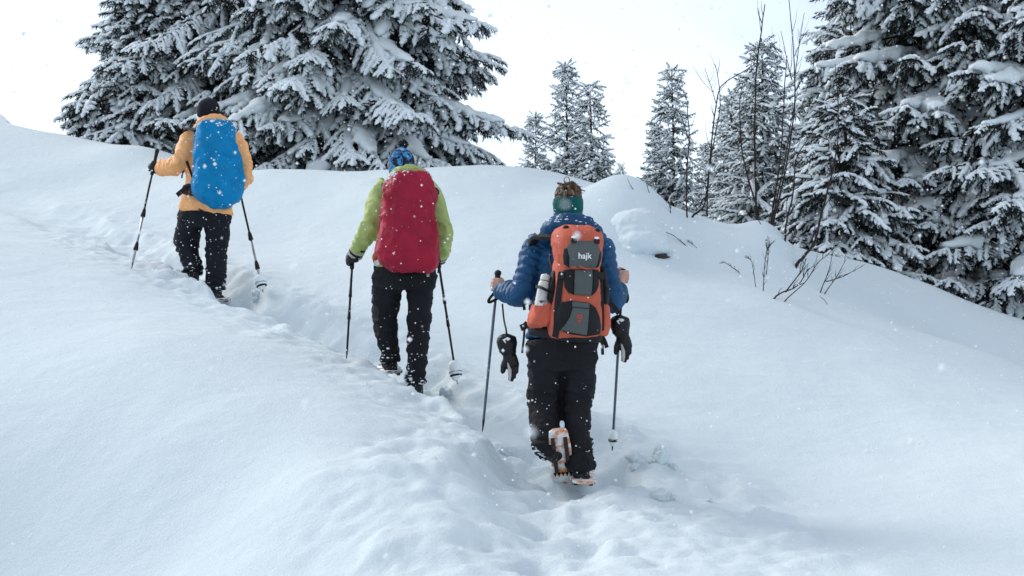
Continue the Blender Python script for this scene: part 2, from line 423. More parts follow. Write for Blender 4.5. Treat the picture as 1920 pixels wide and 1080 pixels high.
def euler_xyz(Rm):
    """XYZ Euler angles of rotation matrices (n, 3, 3)"""
    sy = -Rm[:, 2, 0]
    return np.stack([np.arctan2(Rm[:, 2, 1], Rm[:, 2, 2]), np.arcsin(np.clip(sy, -1, 1)), np.arctan2(Rm[:, 1, 0], Rm[:, 0, 0])], -1)
def spray_nodes():
    ng = bpy.data.node_groups.new('set_out_sprays', 'GeometryNodeTree')
    ng.interface.new_socket('Geometry', in_out='INPUT', socket_type='NodeSocketGeometry'); ng.interface.new_socket('Geometry', in_out='OUTPUT', socket_type='NodeSocketGeometry')
    N, L = ng.nodes, ng.links; gi, go = N.new('NodeGroupInput'), N.new('NodeGroupOutput')
    def attr(nm, ty):
        q = N.new('GeometryNodeInputNamedAttribute'); q.data_type = ty; q.inputs['Name'].default_value = nm; return q.outputs['Attribute']
    sep = N.new('GeometryNodeSeparateGeometry'); sep.domain = 'POINT'
    L.new(gi.outputs[0], sep.inputs['Geometry']); L.new(attr('is_spot', 'BOOLEAN'), sep.inputs['Selection'])
    sp = N.new('GeometryNodeSplitToInstances'); sp.domain = 'FACE'
    L.new(sep.outputs['Inverted'], sp.inputs['Geometry']); L.new(attr('kind_id', 'INT'), sp.inputs['Group ID'])
    io = N.new('GeometryNodeInstanceOnPoints'); io.inputs['Pick Instance'].default_value = True
    L.new(sep.outputs['Selection'], io.inputs['Points']); L.new(sp.outputs['Instances'], io.inputs['Instance'])
    L.new(attr('pick', 'INT'), io.inputs['Instance Index']); L.new(attr('size', 'FLOAT'), io.inputs['Scale'])
    er = N.new('FunctionNodeEulerToRotation'); L.new(attr('turn', 'FLOAT_VECTOR'), er.inputs[0]); L.new(er.outputs[0], io.inputs['Rotation'])
    L.new(io.outputs['Instances'], go.inputs[0]); return ng
SPRAYS = spray_nodes()
def frame(d, s, roll=0.0):
    x, y, z = d; n = math.sqrt(x * x + y * y + z * z); x, y, z = x / n, y / n, z / n
    h = math.hypot(x, y) + 1e-9; yx, yy = -y / h, x / h                      # sideways
    zx, zy, zz = -z * yy, z * yx, x * yy - y * yx                            # upwards
    c, q = math.cos(roll), math.sin(roll)
    return (((x, yx * c + zx * q, zx * c - yx * q), (y, yy * c + zy * q, zy * c - yy * q), (z, zz * q, zz * c)), s)
def ring_tube(pts, rad, n=6, flat=None):
    pts = np.asarray(pts, float); V, Q = [], []
    for k, p in enumerate(pts):
        t = pts[min(k + 1, len(pts) - 1)] - pts[max(k - 1, 0)]; t /= (np.linalg.norm(t) + 1e-9)
        ref = np.array([0, 0, 1.0]) if abs(t[2]) < 0.9 else np.array([1.0, 0, 0])
        u = np.array([t[1] * ref[2] - t[2] * ref[1], t[2] * ref[0] - t[0] * ref[2], t[0] * ref[1] - t[1] * ref[0]]); u /= (np.linalg.norm(u) + 1e-9); w = np.array([u[1] * t[2] - u[2] * t[1], u[2] * t[0] - u[0] * t[2], u[0] * t[1] - u[1] * t[0]])
        for j in range(n):
            a = 2 * math.pi * j / n
            V.append(p + (u * math.cos(a) + w * math.sin(a) * (1 if flat is None else flat)) * rad[k])
    for k in range(len(pts) - 1):
        for j in range(n):
            a, b = k * n + j, k * n + (j + 1) % n; Q += [(a, b, b + n), (a, b + n, a + n)]
    V += [pts[0], pts[-1]]; m = len(V)
    for j in range(n):
        Q.append((m - 2, (j + 1) % n, j)); Q.append((m - 1, (len(pts) - 1) * n + j, (len(pts) - 1) * n + (j + 1) % n))
    return np.array(V), np.array(Q)
def snow_pad_mesh(pts, width, seed, thick=0.46):
    """lumpy loaf of snow lying along a branch"""
    rng = random.Random(seed); n = 10; pts = np.asarray(pts); m = len(pts); V, Q = [], []
    for k, p in enumerate(pts):
        t = k / (m - 1); env = max(0.02, math.sin(math.pi * min(1, max(0, 0.03 + t * 0.94))) ** 0.45)
        tn = pts[min(k + 1, m - 1)] - pts[max(k - 1, 0)]; tn /= (np.linalg.norm(tn) + 1e-9)
        u = np.array([tn[1], -tn[0], 0.0]); u /= (np.linalg.norm(u) + 1e-9)
        lump = 0.85 + 0.13 * math.sin(k * 0.9 + seed) + 0.10 * math.sin(k * 2.3 + seed * 2) + 0.16 * (rng.random() - 0.5)
        for j in range(n):
            a = 2 * math.pi * j / n; c, s_ = math.cos(a), math.sin(a)
            wv = width * env * lump * (1 + 0.42 * (rng.random() - 0.5))
            if s_ > 0: q = u * c * wv + np.array([0, 0, 1]) * s_ * wv * thick * 1.25
            else: q = u * c * wv + np.array([0, 0, 1]) * (s_ * wv * 0.35 - abs(c) ** 3 * wv * rng.uniform(0.2, 0.95))
            V.append(p + q + np.array([0, 0, width * 0.42]))
    for k in range(m - 1):
        for j in range(n):
            a, b = k * n + j, k * n + (j + 1) % n; Q.append((a, b, b + n, a + n))
    T = []
    V += [pts[0], pts[-1] + np.array([0, 0, -0.01])]; c0 = len(V) - 2
    for j in range(n):
        T.append((c0, (j + 1) % n, j)); T.append((c0 + 1, (m - 1) * n + j, (m - 1) * n + (j + 1) % n))
    return np.array(V), np.array(Q), np.array(T)

def spruce(H, rad, seed, visible_top, protos, e0=-8, droop=26, whorl=0.23, per=9, spray=0.50, h0=0.1, power=0.8, pads=0.6,
           back=0.55, hang=5, ragged=0.25, lift=14, pad_w=0.09, snow_p=0.92, side=0.20, top_e=30, trunk=0.015):
    """one spruce about its trunk foot: needles, snow, wood as arrays and the loaves of snow on its limbs"""
    rng = random.Random(seed); N_, S_ = Bag(), Bag(); wood = []; loaves = []
    needles, snows = protos
    tr = trunk * H + 0.02
    wood.append(ring_tube([(0.02 * math.sin(k), 0.02 * math.cos(k * 1.3), -0.6 + (H + 0.6) * k / 10) for k in range(11)], [tr * (1.1 - k / 10) + 0.004 for k in range(11)], 8))
    h = h0
    while h < H * 0.985:
        f = h / H; coarse = h > visible_top
        nb = max(3, int(per * (1 - 0.45 * f) * (0.5 if coarse else 1)))
        a0 = rng.random() * 6.283
        for b in range(nb):
            az = a0 + 2 * math.pi * b / nb + rng.uniform(-0.3, 0.3)
            if math.sin(az) > 0.35 and rng.random() > back: continue
            hb = h + rng.uniform(-0.5, 0.5) * whorl
            L = rad * max(0.02, 1 - hb / H) ** power * rng.uniform(1 - ragged, 1 + ragged * 0.6) + 0.08; dense = rng.uniform(0.75, 1.35)
            ee = R(e0 + (top_e - e0) * max(0, (f - 0.35) / 0.65) ** 1.3 + rng.uniform(-8, 8)); dr = R(droop * (1 - 0.55 * f) * rng.uniform(0.7, 1.2))
            n = max(5, int(L / 0.16)); p = np.array([0, 0, max(0.02, hb)]); pts = [p.copy()]; bend = rng.uniform(-0.25, 0.25)
            for k in range(n):
                t = (k + 1) / n; e = ee - dr * math.sin(math.pi * min(1, t * 0.75)) + R(lift) * t * t
                aa = az + bend * t
                p = p + np.array([math.cos(aa) * math.cos(e), math.sin(aa) * math.cos(e), math.sin(e)]) * L / n; pts.append(p.copy())
            pts = np.array(pts); sp_b = snow_p * rng.choice((0.7, 1.0, 1.0, 1.05))
            wood.append(ring_tube(pts, [0.006 + 0.020 * (L / 2.5) * (1 - k / n) for k in range(n + 1)], 4))
            step = side * dense * (1.9 if coarse else 1); s = 0.10 * L + 0.05; sgn = rng.choice((-1, 1))
            while s < L:
                t = s / L; k = min(n - 1, int(t * n)); q = pts[k] + (pts[k + 1] - pts[k]) * (t * n - k)
                tn = pts[k + 1] - pts[k]; tn /= np.linalg.norm(tn)
                l = spray * (0.65 + 0.75 * math.sin(math.pi * (0.18 + 0.72 * t)) ** 1.2 - 0.25 * t) * rng.uniform(0.7, 1.25) * min(1.0, 0.45 + L * 0.5) * (1.5 if coarse else 1)
                for sg in ((sgn,) if rng.random() < 0.25 else (1, -1)):
                    ang = R(rng.uniform(35, 75)) * sg; c, q_ = math.cos(ang), math.sin(ang)
                    d = np.array([tn[0] * c - tn[1] * q_, tn[0] * q_ + tn[1] * c, tn[2] * 0.6 - rng.uniform(0.0, 0.5)])
                    v = rng.randrange(len(needles)); Mx = frame(d, l, rng.uniform(-0.7, 0.7))
                    N_.add(v, needles[v], Mx, q)
                    if rng.random() < sp_b: S_.add(v, snows[v], Mx, q + np.array([0, 0, 0.008]))
                s += step * rng.uniform(0.75, 1.3)
            d = pts[-1] - pts[-2]; v = rng.randrange(len(needles)); Mx = frame(d, spray * 0.9 * min(1, 0.5 + L * 0.4), rng.uniform(-.3, .3))
            N_.add(v, needles[v], Mx, pts[-2]); S_.add(v, snows[v], Mx, pts[-2] + np.array([0, 0, 0.01]))
            for _ in range(int(hang * min(1, L / 1.5) * (0.3 if coarse else 1))):
                t = rng.uniform(0.15, 0.98); k = min(n - 1, int(t * n)); q = pts[k]
                aa = rng.random() * 6.283; d = np.array([math.cos(aa) * 0.45, math.sin(aa) * 0.45, -1.0])
                v = rng.randrange(len(needles)); Mx = frame(d, spray * rng.uniform(0.45, 0.8), rng.uniform(-1.5, 1.5))
                N_.add(v, needles[v], Mx, q)
                if rng.random() < 0.45 * sp_b: S_.add(v, snows[v], Mx, q + np.array([0, -0.01, 0.012]))
            if not coarse and math.sin(az) < 0.5 and rng.random() < pads and L > 0.5:
                a, b_ = rng.uniform(0.10, 0.5), rng.uniform(0.78, 1.04); m = max(6, int((b_ - a) * L / 0.07))
                pp = []
                for k in range(m):
                    t = min(n - 1e-3, (a + (b_ - a) * k / (m - 1)) * n); i = min(n - 1, int(t)); pp.append(pts[i] + (pts[i + 1] - pts[i]) * (t - i))
                loaves.append((pp, pad_w * rng.uniform(0.5, 1.4) * min(1, 0.5 + L * 0.3), rng.randrange(9999)))
        h += whorl * rng.uniform(0.8, 1.2) * (1 - 0.35 * f) * (1.8 if coarse else 1)
    # leader
    for k in range(6):
        v = rng.randrange(len(needles)); a = k * 1.1; Mx = frame(np.array([0.5 * math.cos(a), 0.5 * math.sin(a), 1.0]), spray * 0.5)
        N_.add(v, needles[v], Mx, np.array([0, 0, H - 0.12 - 0.05 * k])); S_.add(v, snows[v], (Mx[0], Mx[1] * 0.8), np.array([0, 0, H - 0.12 - 0.05 * k]))
    return N_, S_, merge(wood), loaves, protos

def plant_spruce(name, loc, data, label, group, needle='needle', rot=0.0, heavy_pads=True):
    nb, sb, (wv, wt), loaves, protos = data
    t = empty(name, loc, label, 'tree', group); t.rotation_euler = (0, 0, rot)
    link('trunk', mesh_np('spruce_trunk', wv, [wt]), M['bark'], t)
    c = link('crown', nb.mesh('spruce_crown', protos[0], M[needle], False), None, t); c['kind'] = 'stuff'
    s_ = link('branch_snow', sb.mesh('spruce_branch_snow', protos[1], M['snow_branch'], True), None, t); s_['kind'] = 'stuff'
    for q in (c, s_): q.modifiers.new('sprays', 'NODES').node_group = SPRAYS
    for pts, w, sd in loaves:
        V, Q_, T_ = snow_pad_mesh(pts, w, sd); link('snow_pad', mesh_np('snow_pad', V, [Q_, T_]), M['snow_soft'], t)
    return t
def copy_thing(root, loc, rot, scale, label):
    r = root.copy(); COL.objects.link(r); r.location = loc; r.rotation_euler = (0, 0, rot); r.scale = scale; r['label'] = label
    for ch in list(root.children):
        c = ch.copy(); COL.objects.link(c); c.parent = r
    return r
def foot(px, d, dz=0.0):
    q = at(px, 540, d); return Vector((q.x, q.y, hz(q.x, q.y) + dz))

GB = 'tall snow-laden spruces on both sides of the slope'
def big(px, d, H, rad, seed, label, dz=0.0, **kw):
    p = foot(px, d, dz); vis = at(px, 0, d).z - p.z + 0.5
    return plant_spruce('spruce_tree', p, spruce(H, rad, seed, vis, **kw), label, GB)
big(450, 21.8, 15.0, 2.72, 11, 'huge dark spruce filling the upper left behind the hiker with the blue pack', protos=HI, pads=0.5, e0=-12, droop=24, whorl=0.20, per=10, pad_w=0.10, spray=0.37, side=0.135, hang=8)
big(650, 20.2, 13.5, 2.55, 12, 'huge heavily snowed spruce behind the hiker in the lime green jacket', protos=HEAVY, pads=0.85, e0=-14, droop=24, whorl=0.20, per=10, pad_w=0.13, spray=0.37, side=0.135, hang=8)
big(1770, 20.0, 12.5, 2.55, 13, 'big spruce with thick snow loaves on its limbs at the right edge', protos=HEAVY, pads=0.75, e0=-4, droop=26, whorl=0.25, per=9, pad_w=0.165, spray=0.39, side=0.15, hang=8)
big(2010, 18.6, 11.0, 2.5, 14, 'spruce cut off by the right edge of the picture', protos=HI, pads=0.5, e0=-6, droop=24, whorl=0.25, per=8, spray=0.40, side=0.155, pad_w=0.15, hang=7)
big(1612, 25.0, 9.6, 1.9, 15, 'slimmer spruce standing behind and left of the big right-hand spruce', protos=LO, pads=0.5, e0=0, droop=22, whorl=0.27, per=9, spray=0.46, side=0.24, pad_w=0.11)
big(1585, 18.3, 2.5, 1.15, 16, 'low young spruce behind the crest beside the bare saplings', protos=HI, pads=0.7, e0=5, droop=30, whorl=0.20, per=8, spray=0.42, hang=4)

big(262, 21.4, 3.2, 1.35, 17, 'low snowy spruce at the far left end of the trees, its skirt on the snow', protos=HEAVY, pads=0.9, e0=-10, droop=24, whorl=0.20, per=9, spray=0.42, side=0.19, pad_w=0.12, h0=0.05)

# slender spruces farther off
GM = 'slender spruces on the far side of the crest'
mids = []
MID = [ # px, py of the tip, depth, radius, label
 (1062, 112, 34, 1.25, 'tallest of the slender spruces left of the snow mound, above the teal headband'),
 (1108, 156, 33, 1.25, 'slender spruce just right of the tallest one above the teal headband'),
 (1004, 210, 34, 0.95, 'shorter slender spruce at the left end of the row behind the crest'),
 (1262, 130, 32, 1.45, 'slender spruce with bare trunk showing, alone right of the gap of sky'),
 (1230, 232, 35, 1.0, 'small spruce hugging the left side of the lone one beyond the mound'),
 (1432, 68, 28, 1.75, 'broad spruce right behind the tall bare saplings'),
 (1372, 168, 30, 1.35, 'spruce at the left shoulder of the broad one behind the saplings'),
 (1528, 175, 31, 1.6, 'spruce between the saplings and the big right-hand spruces'),
 (1325, 268, 36, 1.1, 'low spruce in the gap right of the lone slender one'),
 (1164, 306, 46, 0.7, 'tiny far spruce peeping over the left foot of the mound'),
]
for i, (px, py, d, rr, lab) in enumerate(MID):
    p = foot(px, d); tip = at(px, py, d); Ht = tip.z - p.z
    if i in (0, 1, 3, 5):
        sp = dict(protos=LO, pads=0.0, e0=-2, droop=16, whorl=0.25, per=9, spray=0.40, side=0.19, back=0.9, hang=3, ragged=0.35, lift=26, power=0.85, top_e=25, trunk=0.0075)
        if i == 5: sp.update(spray=0.45, per=10, whorl=0.25)
        o = plant_spruce('slender_spruce', p, spruce(Ht, rr, 40 + i, 99, **sp), lab, GM, 'needle_hazed')
        mids.append((o, Ht, rr))
    else:
        src, h_, r_ = mids[{2: 0, 4: 1, 6: 3, 7: 3, 8: 2, 9: 0}[i]]
        copy_thing(src, p, 1.3 + i * 1.7, (rr / r_, rr / r_, Ht / h_), lab)

# ================================================================== bodies, clothes, packs, poles
def catmull(P, sub):
    P = np.asarray(P, float); n = len(P); out = []
    for i in range(n - 1):
        p0, p1, p2, p3 = P[max(i - 1, 0)], P[i], P[i + 1], P[min(i + 2, n - 1)]
        for k in range(sub):
            t = k / sub
            out.append(0.5 * ((2 * p1) + (-p0 + p2) * t + (2 * p0 - 5 * p1 + 4 * p2 - p3) * t * t + (-p0 + 3 * p1 - 3 * p2 + p3) * t ** 3))
    out.append(P[-1]); return np.array(out)
def etube(pts, rad, side=(1, 0, 0), n=18, sub=5, round_end=True):
    """closed limb: centre points, radii as number or (across, deep)"""
    P = catmull([tuple(p) for p in pts], sub)
    rd = catmull([(r, r) if np.isscalar(r) else tuple(r) for r in rad], sub).clip(0.002)
    V, T = [], []; m = len(P)
    for k in range(m):
        t = P[min(k + 1, m - 1)] - P[max(k - 1, 0)]; t /= (np.linalg.norm(t) + 1e-9)
        s = np.asarray(side, float); s = s - t * s.dot(t)
        if np.linalg.norm(s) < 0.15: s = np.array([0, 1.0, 0]) - t * t[1]
        s /= np.linalg.norm(s); w = np.cross(t, s)
        for j in range(n):
            a = 2 * math.pi * j / n; V.append(P[k] + s * math.cos(a) * rd[k, 0] + w * math.sin(a) * rd[k, 1])
    for k in range(m - 1):
        for j in range(n):
            a, b = k * n + j, k * n + (j + 1) % n; T += [(a, b, b + n), (a, b + n, a + n)]
    e = 0.45 if round_end else 0.0
    d0 = P[0] - P[1]; d1 = P[-1] - P[-2]
    V += [P[0] + d0 / (np.linalg.norm(d0) + 1e-9) * rd[0].min() * e, P[-1] + d1 / (np.linalg.norm(d1) + 1e-9) * rd[-1].min() * e]; q = len(V)
    for j in range(n):
        T.append((q - 2, (j + 1) % n, j)); T.append((q - 1, (m - 1) * n + j, (m - 1) * n + (j + 1) % n))
    return np.array(V), np.array(T)
def ball(c, r, n=14):
    r = (r, r, r) if np.isscalar(r) else r; V, T = [], []
    for i in range(n + 1):
        th = math.pi * i / n
        for j in range(n):
            a = 2 * math.pi * j / n; V.append((c[0] + r[0] * math.sin(th) * math.cos(a), c[1] + r[1] * math.sin(th) * math.sin(a), c[2] + r[2] * math.cos(th)))
    for i in range(n):
        for j in range(n):
            a, b = i * n + j, i * n + (j + 1) % n
            if i > 0: T.append((a, a + n, b))
            if i < n - 1: T.append((b, a + n, b + n))
    return np.array(V), np.array(T)
def remesh(name, parts, voxel, smooth=6, disp=None, decimate=None):
    V, T = merge(parts); me = mesh_np(name + '_src', V, [T])
    o = bpy.data.objects.new('tmp', me); COL.objects.link(o)
    m = o.modifiers.new('r', 'REMESH'); m.mode = 'VOXEL'; m.voxel_size = voxel
    if smooth: q = o.modifiers.new('s', 'SMOOTH'); q.factor = 0.5; q.iterations = smooth
    if decimate: q = o.modifiers.new('d', 'DECIMATE'); q.ratio = decimate
    dg = bpy.context.evaluated_depsgraph_get(); dg.update()
    out = bpy.data.meshes.new_from_object(o.evaluated_get(dg)); out.name = name
    bpy.data.objects.remove(o); bpy.data.meshes.remove(me)
    nv = len(out.vertices); co = np.empty(nv * 3, np.float32); out.vertices.foreach_get('co', co); co = co.reshape(-1, 3)
    if disp is not None:
        no = np.empty(nv * 3, np.float32); out.vertices.foreach_get('normal', no); no = no.reshape(-1, 3)
        out.vertices.foreach_set('co', (co + no * disp(co, no)[:, None]).astype(np.float32).ravel())
    out.polygons.foreach_set('use_smooth', np.ones(len(out.polygons), bool)); out.materials.clear(); out.update()
    return out
def seg_param(co, pts):
    """distance to a polyline and run along it"""
    best = np.full(len(co), 1e9); run = np.zeros(len(co)); s0 = 0.0
    pts = [np.asarray(tuple(p)) for p in pts]
    for a, b in zip(pts[:-1], pts[1:]):
        d = b - a; L = np.linalg.norm(d); t = np.clip((co - a) @ d / (L * L), 0, 1)
        q = np.linalg.norm(co - (a + t[:, None] * d), axis=1); m = q < best
        best = np.where(m, q, best); run = np.where(m, s0 + t * L, run); s0 += L
    return best, run
def creases(amp, fx, fz, seed):
    def f(co, no):
        x, y, z = co[:, 0], co[:, 1], co[:, 2]
        wx = x + 0.03 * vnoise(x * 9, y * 9, z * 9, seed=seed + 7)
        r = 1 - np.abs(fbm(wx * fx, y * fx, z * fz + wx * fx * 0.45, seed=seed, octaves=3, gain=0.45))
        return amp * (np.clip(r, 0, 1) ** 2.2 - 0.42) + amp * 0.5 * vnoise(x * 5, y * 5, z * 6, seed=seed + 3)
    return f
def prism(pts2, y0, y1, axes='xz'):
    """closed solid from an outline"""
    n = len(pts2); V = [(x, y0, z) for x, z in pts2] + [(x, y1, z) for x, z in pts2]
    F_ = [tuple(range(n)), tuple(range(2 * n - 1, n - 1, -1))] + [(i, (i + 1) % n + 0, (i + 1) % n + n, i + n) for i in range(n)]
    return V, F_
def poly_obj(name, V, F_, mat, parent, bevel=0.0, smooth=True, mtx=None):
    me = bpy.data.meshes.new(name); bm = bmesh.new()
    vs_ = [bm.verts.new(v) for v in V]
    for f in F_:
        try: bm.faces.new([vs_[i] for i in f])
        except ValueError: pass
    bmesh.ops.recalc_face_normals(bm, faces=bm.faces)
    if bevel: bmesh.ops.bevel(bm, geom=list(bm.edges), offset=bevel, segments=2, affect='EDGES', profile=0.6)
    if mtx is not None: bm.transform(mtx)
    for f in bm.faces: f.smooth = smooth
    bm.to_mesh(me); bm.free(); me.update()
    return link(name, me, mat, parent)
def ribbon(name, pts, width, mat, parent, normal=(0, -1, 0), thick=0.004, sub=4):
    """flat webbing strap along points"""
    P = catmull([tuple(p) for p in pts], sub); V, Q_ = [], []; nrm = np.asarray(normal, float); m = len(P)
    for k in range(m):
        t = P[min(k + 1, m - 1)] - P[max(k - 1, 0)]; t /= (np.linalg.norm(t) + 1e-9)
        s = np.cross(t, nrm); s /= (np.linalg.norm(s) + 1e-9); q = np.cross(s, t)
        for a, b in ((-1, -1), (1, -1), (1, 1), (-1, 1)): V.append(P[k] + s * a * width / 2 + q * b * thick / 2)
    for k in range(m - 1):
        for j in range(4): Q_.append((k * 4 + j, k * 4 + (j + 1) % 4, k * 4 + 4 + (j + 1) % 4, k * 4 + 4 + j))
    Q_ += [(3, 2, 1, 0), (m * 4 - 4, m * 4 - 3, m * 4 - 2, m * 4 - 1)]
    return link(name, mesh_np(name, np.array(V), [np.array(Q_)], False), mat, parent)
def tube_obj(name, pts, rad, mat, parent, n=10, sub=1):
    V, T = etube(pts, rad, n=n, sub=sub, round_end=True); return link(name, mesh_np(name, V, [T]), mat, parent)

# cloth and gear materials
M['skin'] = simple('skin', (0.50, 0.29, 0.21), 0.55, 0.35, 0.12, 30, 0.001, 120)
M['hair'] = simple('brown_hair', (0.085, 0.048, 0.026), 0.5, 0.4, 0.5, 60, 0.004, 150)
M['puffer'] = cloth('blue_quilted_nylon', (0.006, 0.064, 0.160), 0.5, 0.12, 0.0004, 0.004, 22, 0.25)
M['teal'] = cloth('teal_knit', (0.003, 0.095, 0.09), 0.85, 0.05, 0.001, 0.002, 25, 0.15)
M['pants3'] = cloth('charcoal_trouser_cloth', (0.010, 0.0105, 0.0135), 0.8, 0.10, 0.0004, 0.010, 11, 0.3)
M['pants2'] = cloth('black_trouser_cloth', (0.0075, 0.008, 0.011), 0.8, 0.16, 0.0004, 0.010, 12, 0.3)
M['pants1'] = cloth('navy_black_trouser_cloth', (0.0075, 0.010, 0.0145), 0.8, 0.22, 0.0004, 0.010, 12, 0.3)
M['lime'] = cloth('lime_shell_cloth', (0.36, 0.445, 0.15), 0.6, 0.0, 0.0003, 0.012, 9, 0.12)
M['peach'] = cloth('peach_orange_shell_cloth', (0.90, 0.445, 0.185), 0.6, 0.03, 0.0003, 0.012, 9, 0.10)
M['redcover'] = cloth('crimson_rain_cover', (0.32, 0.010, 0.034), 0.55, 0.16, 0.0003, 0.012, 11, 0.22, 0, 0.2)
M['bluecover'] = cloth('azure_rain_cover', (0.000, 0.20, 0.44), 0.55, 0.15, 0.0003, 0.012, 11, 0.18, 0, 0.15)
M['black'] = cloth('black_webbing', (0.011, 0.012, 0.014), 0.7, 0.12, 0.0006, 0.002, 30, 0.3)
M['blackhat'] = cloth('black_fleece', (0.013, 0.012, 0.017), 0.95, 0.10, 0.001, 0.002, 30, 0.3)
M['packorange'] = cloth('orange_pack_cloth', (0.52, 0.110, 0.062), 0.7, 0.08, 0.0005, 0.006, 16, 0.14)
M['packgrey'] = cloth('grey_pack_cloth', (0.085, 0.098, 0.10), 0.75, 0.08, 0.0006, 0.003, 20, 0.10)
M['brown'] = cloth('brown_belt_padding', (0.06, 0.026, 0.017), 0.8, 0.05)
M['boot'] = cloth('snow_caked_boot', (0.02, 0.02, 0.022), 0.8, 0.95, 0.001, 0.004, 25, 0.3)
M['plastic_black'] = simple('black_plastic', (0.007, 0.007, 0.008), 0.42, 0.3)
M['steel'] = simple('blue_grey_pole', (0.085, 0.12, 0.15), 0.35, 0.5, 0.2, 25, 0, 60, 0.5)
M['alu'] = simple('bare_aluminium', (0.34, 0.35, 0.37), 0.35, 0.5, 0.15, 20, 0, 60, 0.8)
M['bottle'] = simple('white_bottle', (0.62, 0.61, 0.58), 0.4, 0.4, 0.08, 20)
M['white'] = simple('white_print', (0.80, 0.80, 0.80), 0.7)
M['redprint'] = simple('red_print', (0.55, 0.07, 0.04), 0.7)
M['palm'] = simple('pale_grey_palm', (0.42, 0.41, 0.39), 0.7, 0.3, 0.1, 40)
M['greystrip'] = simple('grey_webbing', (0.42, 0.45, 0.45), 0.7)
def snowy_plastic(name, col):
    m, nt, b = new_mat(name); N = nt.nodes; L = nt.links
    t = N.new('ShaderNodeTexCoord'); n = N.new('ShaderNodeTexNoise'); n.inputs['Scale'].default_value = 16; n.inputs['Detail'].default_value = 5
    L.new(t.outputs['Object'], n.inputs['Vector'])
    r = N.new('ShaderNodeValToRGB'); r.color_ramp.elements[0].position = 0.40; r.color_ramp.elements[1].position = 0.54
    r.color_ramp.elements[0].color = (*col, 1); r.color_ramp.elements[1].color = (0.80, 0.82, 0.84, 1)
    L.new(n.outputs['Fac'], r.inputs['Fac']); L.new(r.outputs['Color'], b.inputs['Base Color']); b.inputs['Roughness'].default_value = 0.6
    return m
M['deck'] = snowy_plastic('snowy_orange_deck', (0.62, 0.22, 0.05))
M['deckdark'] = snowy_plastic('snowy_dark_deck', (0.02, 0.02, 0.024))
M['rail'] = simple('dark_brown_rail', (0.028, 0.012, 0.010), 0.6, 0.4)
# camouflage print of the knit hat
def camo():
    m, nt, b = new_mat('blue_camouflage_knit'); N = nt.nodes; L = nt.links
    t = N.new('ShaderNodeTexCoord'); n = N.new('ShaderNodeTexNoise'); n.inputs['Scale'].default_value = 19; n.inputs['Detail'].default_value = 2.0; n.inputs['Distortion'].default_value = 0.8
    L.new(t.outputs['Object'], n.inputs['Vector'])
    r = N.new('ShaderNodeValToRGB'); r.color_ramp.interpolation = 'CONSTANT'
    e = r.color_ramp.elements; e[0].position = 0; e[0].color = (0.006, 0.009, 0.02, 1); e[1].position = 0.49; e[1].color = (0.015, 0.10, 0.28, 1)
    q = e.new(0.55); q.color = (0.045, 0.28, 0.56, 1); q = e.new(0.645); q.color = (0.008, 0.012, 0.03, 1)
    L.new(n.outputs['Fac'], r.inputs['Fac']); L.new(r.outputs['Color'], b.inputs['Base Color']); b.inputs['Roughness'].default_value = 0.9
    return m
M['camo'] = camo()

def fist(pole, up, wrist, r, hand=1):
    """a hand closed round a pole at point pole (pole axis up), coming from wrist: palm, four unequal fingers, thumb"""
    a = np.asarray(tuple(up), float); a /= np.linalg.norm(a); p = np.asarray(tuple(pole)); w = np.asarray(tuple(wrist))
    k = w - p; k = k - a * k.dot(a); k /= np.linalg.norm(k); s = np.cross(a, k) * hand
    def arc(ang, rr, h): return p + a * h + (k * math.cos(ang) + s * math.sin(ang)) * rr
    out = []
    gr = 0.016 + r
    for i, (h, ln) in enumerate(((0.030, 215), (0.010, 230), (-0.010, 222), (-0.029, 195))):
        angs = [R(25), R(70), R(120), R(170), R(ln)]
        out.append(etube([arc(q, gr + (0.006 if q < R(100) else 0.0) + (0.004 if i in (1, 2) else 0), h) for q in angs], [r * 1.12, r * 1.1, r * 1.02, r * 0.95, r * 0.8], side=a, n=10, sub=3))
    out.append(etube([arc(R(-5), gr + 0.006, -0.028), arc(R(5), gr + 0.010, 0.0), arc(R(0), gr + 0.006, 0.030)], [(0.024 + r * .3, 0.016 + r * .3)] * 3, side=s, n=14, sub=3))      # palm
    out.append(etube([arc(R(-20), gr + 0.012, 0.012), arc(R(-62), gr + 0.006, 0.034), arc(R(-110), gr + 0.002, 0.046), arc(R(-160), gr, 0.044)], [r * 1.35, r * 1.25, r * 1.1, r * 0.9], side=a, n=10, sub=3))  # thumb
    out.append(etube([w, w * 0.45 + arc(0, gr + 0.012, 0) * 0.55, arc(0, gr + 0.004, 0.0)], [(0.029, 0.024), (0.029, 0.026), (0.036, 0.022)], side=a, n=14, sub=3))
    return out

